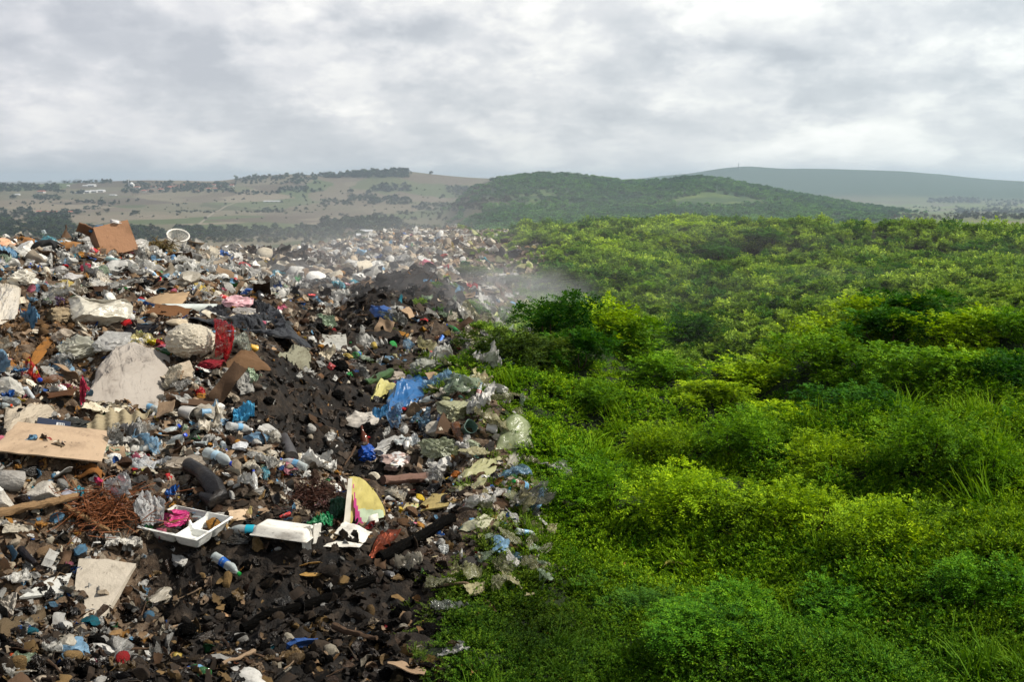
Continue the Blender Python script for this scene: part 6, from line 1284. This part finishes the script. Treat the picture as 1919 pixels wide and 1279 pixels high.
def valley():
    g = np.random.default_rng(21); cr = [crown(700+k, 1000, 8, .11, .95, .75, name='crown', per=6) for k in range(5)]; tr = [trunk_mesh(710+k) for k in range(3)]
    for i, (u, v, h, words) in enumerate(TREES):
        b = hit(u, v, 400); s = h*b.y/F0*1.1; o = put('tree', None, loc=b, rot=(0, 0, g.uniform(0, 6.28)), scale=(s*g.uniform(.95, 1.2), s*1.05, s), label=words, cat='tree', group='single trees in the valley')
        if 'poplar' in words: o.scale = (s*.55, s*.55, s)
        col = (.055, .055, .02) if 'brownish' in words or 'yellowish' in words else (.022, .040, .014)
        put('crown', cr[i % 5], M['leaf', 'obj'], o, loc=(0, 0, .1), color=np.array(col)*g.uniform(.8, 1.2)); put('trunk', tr[i % 3], M['bark', 'obj'], o); USED.add(words)
    lo = [proto('woodland piece', crown(800+k, 360, 6, .16, .9, .8, per=5), M['leaf', 'inst'], k) for k in range(6)]
    areas = [(-40, 130, 420, 456, 420, 13, 0), (130, 300, 430, 456, 380, 12, 0), (300, 470, 436, 448, 300, 11, 0), (330, 640, 428, 446, 420, 11, 0), (600, 760, 414, 432, 260, 12, 0), (480, 700, 436, 452, 300, 8, 1), (360, 520, 446, 456, 160, 7, 1), (690, 900, 426, 440, 260, 10, 1),
             (0, 60, 396, 420, 60, 10, 0), (60, 125, 404, 424, 130, 11, 0), (-40, 112, 349, 360, 260, 7, 0), (-40, 60, 345, 349, 90, 4, 0), (118, 210, 340, 344, 110, 6, 0), (230, 440, 343, 363, 240, 6, 0), (440, 600, 326, 346, 260, 6, 0), (596, 765, 318, 334, 520, 8, 0), (330, 376, 396, 399, 40, 4, 0), (382, 404, 398, 400, 22, 4, 0), (470, 530, 397, 399, 40, 5, 0), (494, 520, 393, 397, 20, 6, 0),
             (690, 770, 372, 384, 150, 7, 0), (655, 705, 368, 378, 80, 7, 0), (770, 910, 384, 396, 160, 7, 0), (840, 910, 352, 368, 110, 7, 0), (700, 770, 348, 360, 80, 8, 0), (520, 600, 352, 362, 80, 6, 0), (430, 520, 360, 366, 70, 5, 0), (140, 175, 377, 380, 26, 4, 0), (62, 112, 368, 376, 80, 5, 0), (158, 190, 388, 393, 30, 4, 0), (110, 150, 396, 402, 30, 6, 0), (600, 660, 376, 386, 60, 6, 0), (740, 830, 398, 404, 50, 5, 0), (860, 960, 372, 380, 80, 7, 0), (0, 330, 372, 408, 90, 4, 0), (330, 640, 372, 412, 90, 4, 0), (500, 860, 350, 400, 110, 5, 0), (240, 440, 345, 362, 160, 6, 0), (20, 250, 378, 384, 60, 4, 0), (640, 840, 404, 414, 70, 6, 0), (1560, 1900, 388, 398, 160, 4, 0), (1740, 1835, 373, 381, 150, 6, 0), (1790, 1960, 394, 412, 330, 8, 0), (1640, 1800, 402, 412, 120, 6, 1), (1840, 1960, 376, 388, 130, 5, 0)]
    P, S, T = [], [], []
    for u0, u1, v0, v1, n, h, c in areas:
        for k in range(int(n*.62)):
            b = hit(g.uniform(u0, u1), g.uniform(v0, v1), 300); P.append(b[:]); S.append(h*b.y/F0*g.uniform(.55, 1.5)); T.append(np.array([(.022, .038, .016), (.055, .068, .028)][c])*g.uniform(.5, 2.1)*np.array([1+.6*(g.random() < .12), 1, 1]))
    S = np.array(S); instancer('woodland', lo, P, np.stack([0*S, 0*S, g.uniform(0, 6.28, len(S))], 1), np.stack([S*1.15, S*1.15, S], 1), T, g.integers(6, size=len(S)), 'dark belts and patches of woodland between the valley fields on the left', 'woodland')
    n = 12000; u = g.uniform(780, 1800, n); r = np.exp(g.uniform(math.log(760), math.log(2150), n)); P3 = np.stack([u/60, np.log(r)*9, 0*u], 1)
    wood = sstep(840, 980, u+120*pn(P3, 3))*sstep(1740, 1640, u+.09*(2000-r)+60*pn(P3, 5)); mead = np.exp(-((u-1350-.22*(r-1500))/85)**2-((r-1480)/140)**2)*1.6+np.exp(-((u-1000)/75)**2-((r-1420)/200)**2)*.9+sstep(1450, 1600, u)*sstep(1500, 1300, r)*.9
    keep = (g.random(n) < wood) & (g.random(n) > mead); u, r = u[keep], r[keep]; th = np.arctan((u-959.5)/F0/1.01); x, y = r*np.sin(th), r*np.cos(th); z = height(x, y); n = len(x); S = g.uniform(6, 12, n)
    a = np.clip(.4+.6*pn(np.stack([x/90, y/160, 0*x], 1), 8)+g.normal(size=n)*.2, 0, 1)[:, None]; T = np.array([.012, .080, .030])*(1-a)+np.array([.080, .215, .036])*a
    instancer('hill_forest', [proto('forest piece', crown(820+k, 360, 6, .16, .85, .8, per=5), M['leaf', 'inst'], k) for k in range(6)], np.stack([x, y, z-.5], 1), np.stack([0*x, 0*x, g.uniform(0, 6.28, n)], 1), np.stack([S*1.25, S*1.25, S], 1), T, g.integers(6, size=n), 'green forest covering the rounded hills behind the slope', 'forest')
    m = 900; u = g.uniform(1180, 2000, m); r = g.uniform(5850, 6150, m); th = np.arctan((u-959.5)/F0/1.01); x, y = r*np.sin(th), r*np.cos(th)
    for pts_ in (((372, 422), (388, 408), (402, 398), (425, 386), (452, 378)), ((150, 428), (190, 418), (240, 410), (290, 404)), ((470, 392), (520, 384), (590, 381), (660, 380))):
        Q = [hit(*q, 500) for q in pts_]; t = np.linspace(0, len(Q)-1, 60); X_ = np.interp(t, range(len(Q)), [q.x for q in Q]); Y_ = np.interp(t, range(len(Q)), [q.y for q in Q]); n_ = np.stack([-np.gradient(Y_), np.gradient(X_)], 1); n_ /= np.linalg.norm(n_, axis=1)[:, None]
        V = np.concatenate([np.stack([X_+n_[:, 0]*s_*1.9, Y_+n_[:, 1]*s_*1.9, height(X_+n_[:, 0]*s_*1.9, Y_+n_[:, 1]*s_*1.9)+.35], 1) for s_ in (-1, 1)]); F = np.array([[i, i+1, i+61, i+60] for i in range(59)])
        put('track', np_mesh('track', V, F), M['stone', 'obj'], color=(.25, .215, .165, 1), kind='structure')
    # houses
    wallm = mat('plaster', 'obj', .9, .2, dirt=.15); roofm = mat('roof tiles', 'obj', .85, .2, dirt=.25)
    V, F = box(0, 0, .5, 1, 1, 1); wall = np_mesh('wall', V, F, False)
    rf = np_mesh('roof', np.array([[-.54, -.56, 1.0], [.54, -.56, 1.0], [.54, .56, 1.0], [-.54, .56, 1.0], [-.5, 0, 1.55], [.5, 0, 1.55]]), [[0, 1, 5, 4], [2, 3, 4, 5], [1, 2, 5], [3, 0, 4], [3, 2, 1, 0]], False)
    win = [np_mesh('window', *box(-.28+.28*k, -.502, .55, .12, .012, .32), False) for k in range(3)]
    hs = [(510, 379, 30, 3.2, 0, 1, 'long low white shed in the open fields'), (150, 363, 13, 4, 0, 1, 'first white shed in the row below the village'), (163, 362, 12, 4.5, 0, 1, 'white shed with grey gaps next in the row'), (176, 361, 12, 4.5, 0, 1, 'white shed near the end of the row'), (190, 360, 12, 4.5, 0, 1, 'last white shed in the row, nearest the mosque'), (212, 367, 11, 2.5, 0, 1, 'low white hut beside the row of sheds'), (172, 350, 14, 4.5, 0, 1, 'pale flat house above the white sheds'), (160, 350, 8, 3, 0, 1, 'grey roofed house above the white sheds'), (128, 349, 5, 2.5, 0, 1, 'tiny white hut by the skyline trees'),
          (78, 362, 12, 5, 0, 0, 'white house with pink roof by the upper left wood'), (33, 366, 8, 3, 0, 1, 'white hut beside the spreading tree'), (79, 399, 17, 4.5, 0, 0, 'red roofed farm with a pale front, left of three'), (100, 399, 12, 4, 1, 0, 'small red roofed barn, middle of three'), (127, 400, 17, 5, 0, 0, 'red roofed farm with pink walls, right of three'), (114, 398, 8, 2.5, 2, 2, 'small blue roofed hut beside the red barn'),
          (687, 438, 22, 8, 0, 1, 'large white farmhouse behind the dump'), (672, 446, 9, 9, 0, 1, 'narrow white building beside the large white farmhouse'), (606, 457, 16, 3, 0, 1, 'long low white barn behind the yellowish trees'), (775, 431, 11, 2.5, 0, 0, 'red roofed hut just above the far litter')]
    for k in range(18): hs.append((250+k*10.6+g.uniform(-5, 5), g.uniform(347, 361), g.uniform(6, 11), g.uniform(3, 4.5), int(g.integers(2)), 0, None))
    roofw = ['rust red', 'grey white', 'blue']; prev = None
    for i, (u, v, w, h, wc, rc, words) in enumerate(hs):
        b = hit(u, v, 400); k = b.y/F0; dep = min(w*k, 14)
        if words is None: words = 'red roofed village house near the mosque'; grp = 'village houses below the mosque'
        else: grp = 'farm buildings in the valley'
        o = put('house', None, loc=(b.x, b.y, b.z-1), rot=(0, 0, g.uniform(-.25, .25)), scale=(w*k, dep, h*k*.72), label=words, cat='house', group=grp)
        put('wall', wall, wallm, o, color=[(.50, .50, .48, 1), (.34, .28, .24, 1), (.2, .35, .5, 1)][wc]); put('roof', rf, roofm, o, color=[(.30, .10, .065, 1), (.55, .56, .57, 1), (.08, .22, .40, 1)][rc])
        if w > 9:
            for q in win: put('window', q, M['rubber', 'obj'], o, color=(.03, .035, .04, 1))
        USED.add(words)
    b = hit(247, 351, 400); k = b.y/F0; mo = put('mosque', None, loc=b, label='white domed mosque with a thin minaret in the village', cat='mosque')
    V, F = box(0, 0, 2.5*k, 8*k, 8*k, 5*k); put('wall', np_mesh('wall', V, F, False), wallm, mo, color=(.7, .7, .68, 1))
    V, F = ico(3); V = V*3.6*k; V[:, 2] = np.maximum(V[:, 2], 0)+5*k; put('dome', np_mesh('dome', V, F), wallm, mo, color=(.72, .72, .72, 1))
    V, F = lathe([(.75*k, 0), (.7*k, 9*k), (1.0*k, 9.2*k), (1.0*k, 9.8*k), (.6*k, 10*k), (.55*k, 12*k), (.02*k, 15.5*k)], 10); V = V[:, [1, 2, 0]]+np.array([-6*k, 0, 0]); put('minaret', np_mesh('minaret', V, F), wallm, mo, color=(.7, .7, .7, 1))
    b = hit(1384, 316, 4000); k = b.y/F0; V, F = tube([(0, 0, 0), (0, 0, 7*k), (0, 0, 12*k)], [1.0*k, .7*k, .15*k], 6); top('mast', V, F, M['metal', 'obj'], (.35, .36, .38, 1), 'thin mast on the summit of the far blue ridge', 'mast', tuple(b))
valley()

# ------------------------------------------------------------------ air
def vol_mat(name, color, density, aniso):
    m = bpy.data.materials.new(name); m.use_nodes = True; T = NT(m.node_tree); out = T.n('OutputMaterial'); p = T.n('VolumePrincipled')
    p.inputs['Color'].default_value = color; p.inputs['Density'].default_value = density; p.inputs['Anisotropy'].default_value = aniso; T.l(p.outputs[0], out.inputs['Volume']); return m
def air():
    zt = max(float(ZF[np.abs(TF) < 1.2].max()), CZ)+30; zb = float(min(ZF.min(), ZN.min()))-2
    V, F = box(0, 6900, (zt+zb)/2, 34000, 15800, zt-zb); put('haze', np_mesh('haze', V, F, False), vol_mat('haze', (.70, .86, 1, 1), 1.3e-4, .2), kind='stuff', label='thin pale haze lying over the whole valley', cat='haze')
    m = bpy.data.materials.new('smoke'); m.use_nodes = True; T = NT(m.node_tree); out = T.n('OutputMaterial'); p = T.n('VolumePrincipled'); p.inputs['Color'].default_value = (.96, .97, 1, 1); p.inputs['Anisotropy'].default_value = .2
    tc = T.n('TexCoord'); ln = T.n('VectorMath', operation='LENGTH'); T.l(tc.outputs['Object'], ln.inputs[0]); oi = T.n('ObjectInfo')
    cs = T.n('SeparateColor'); T.l(oi.outputs['Color'], cs.inputs[0])
    d = T.math('MULTIPLY', T.rng(ln.outputs['Value'], 1.0, .15, 0, 1, True), T.rng(T.noise(tc.outputs['Object'], 2.6, 4, .6, .6).outputs[0], .38, .66, .05, 1.7))
    T.l(T.math('MULTIPLY', d, cs.outputs[0]), p.inputs['Density']); T.l(p.outputs[0], out.inputs['Volume'])
    V, F = ico(3); me = np_mesh('smoke', V, F)
    for u, v, lift, rx, ry, rz, den in ((905, 590, .4, 2.2, 3.2, 1.0, .15), (985, 582, .7, 3.6, 5, 1.3, .08), (600, 555, .7, 3.2, 5, 1.1, .05), (760, 555, .9, 3.2, 4, 1.2, .04), (1180, 590, 1.0, 14, 12, 2.2, .004), (800, 490, 2.0, 22, 22, 4.0, .006), (1350, 560, 1.5, 40, 24, 4, .0025)):
        b = hit(u, v); put('smoke', me, m, loc=(b.x, b.y, b.z+lift), scale=(rx, ry, rz), color=(den, den, den, 1), kind='stuff', label='thin smoke drifting over the slope', cat='smoke', group='drifts of smoke')
air()
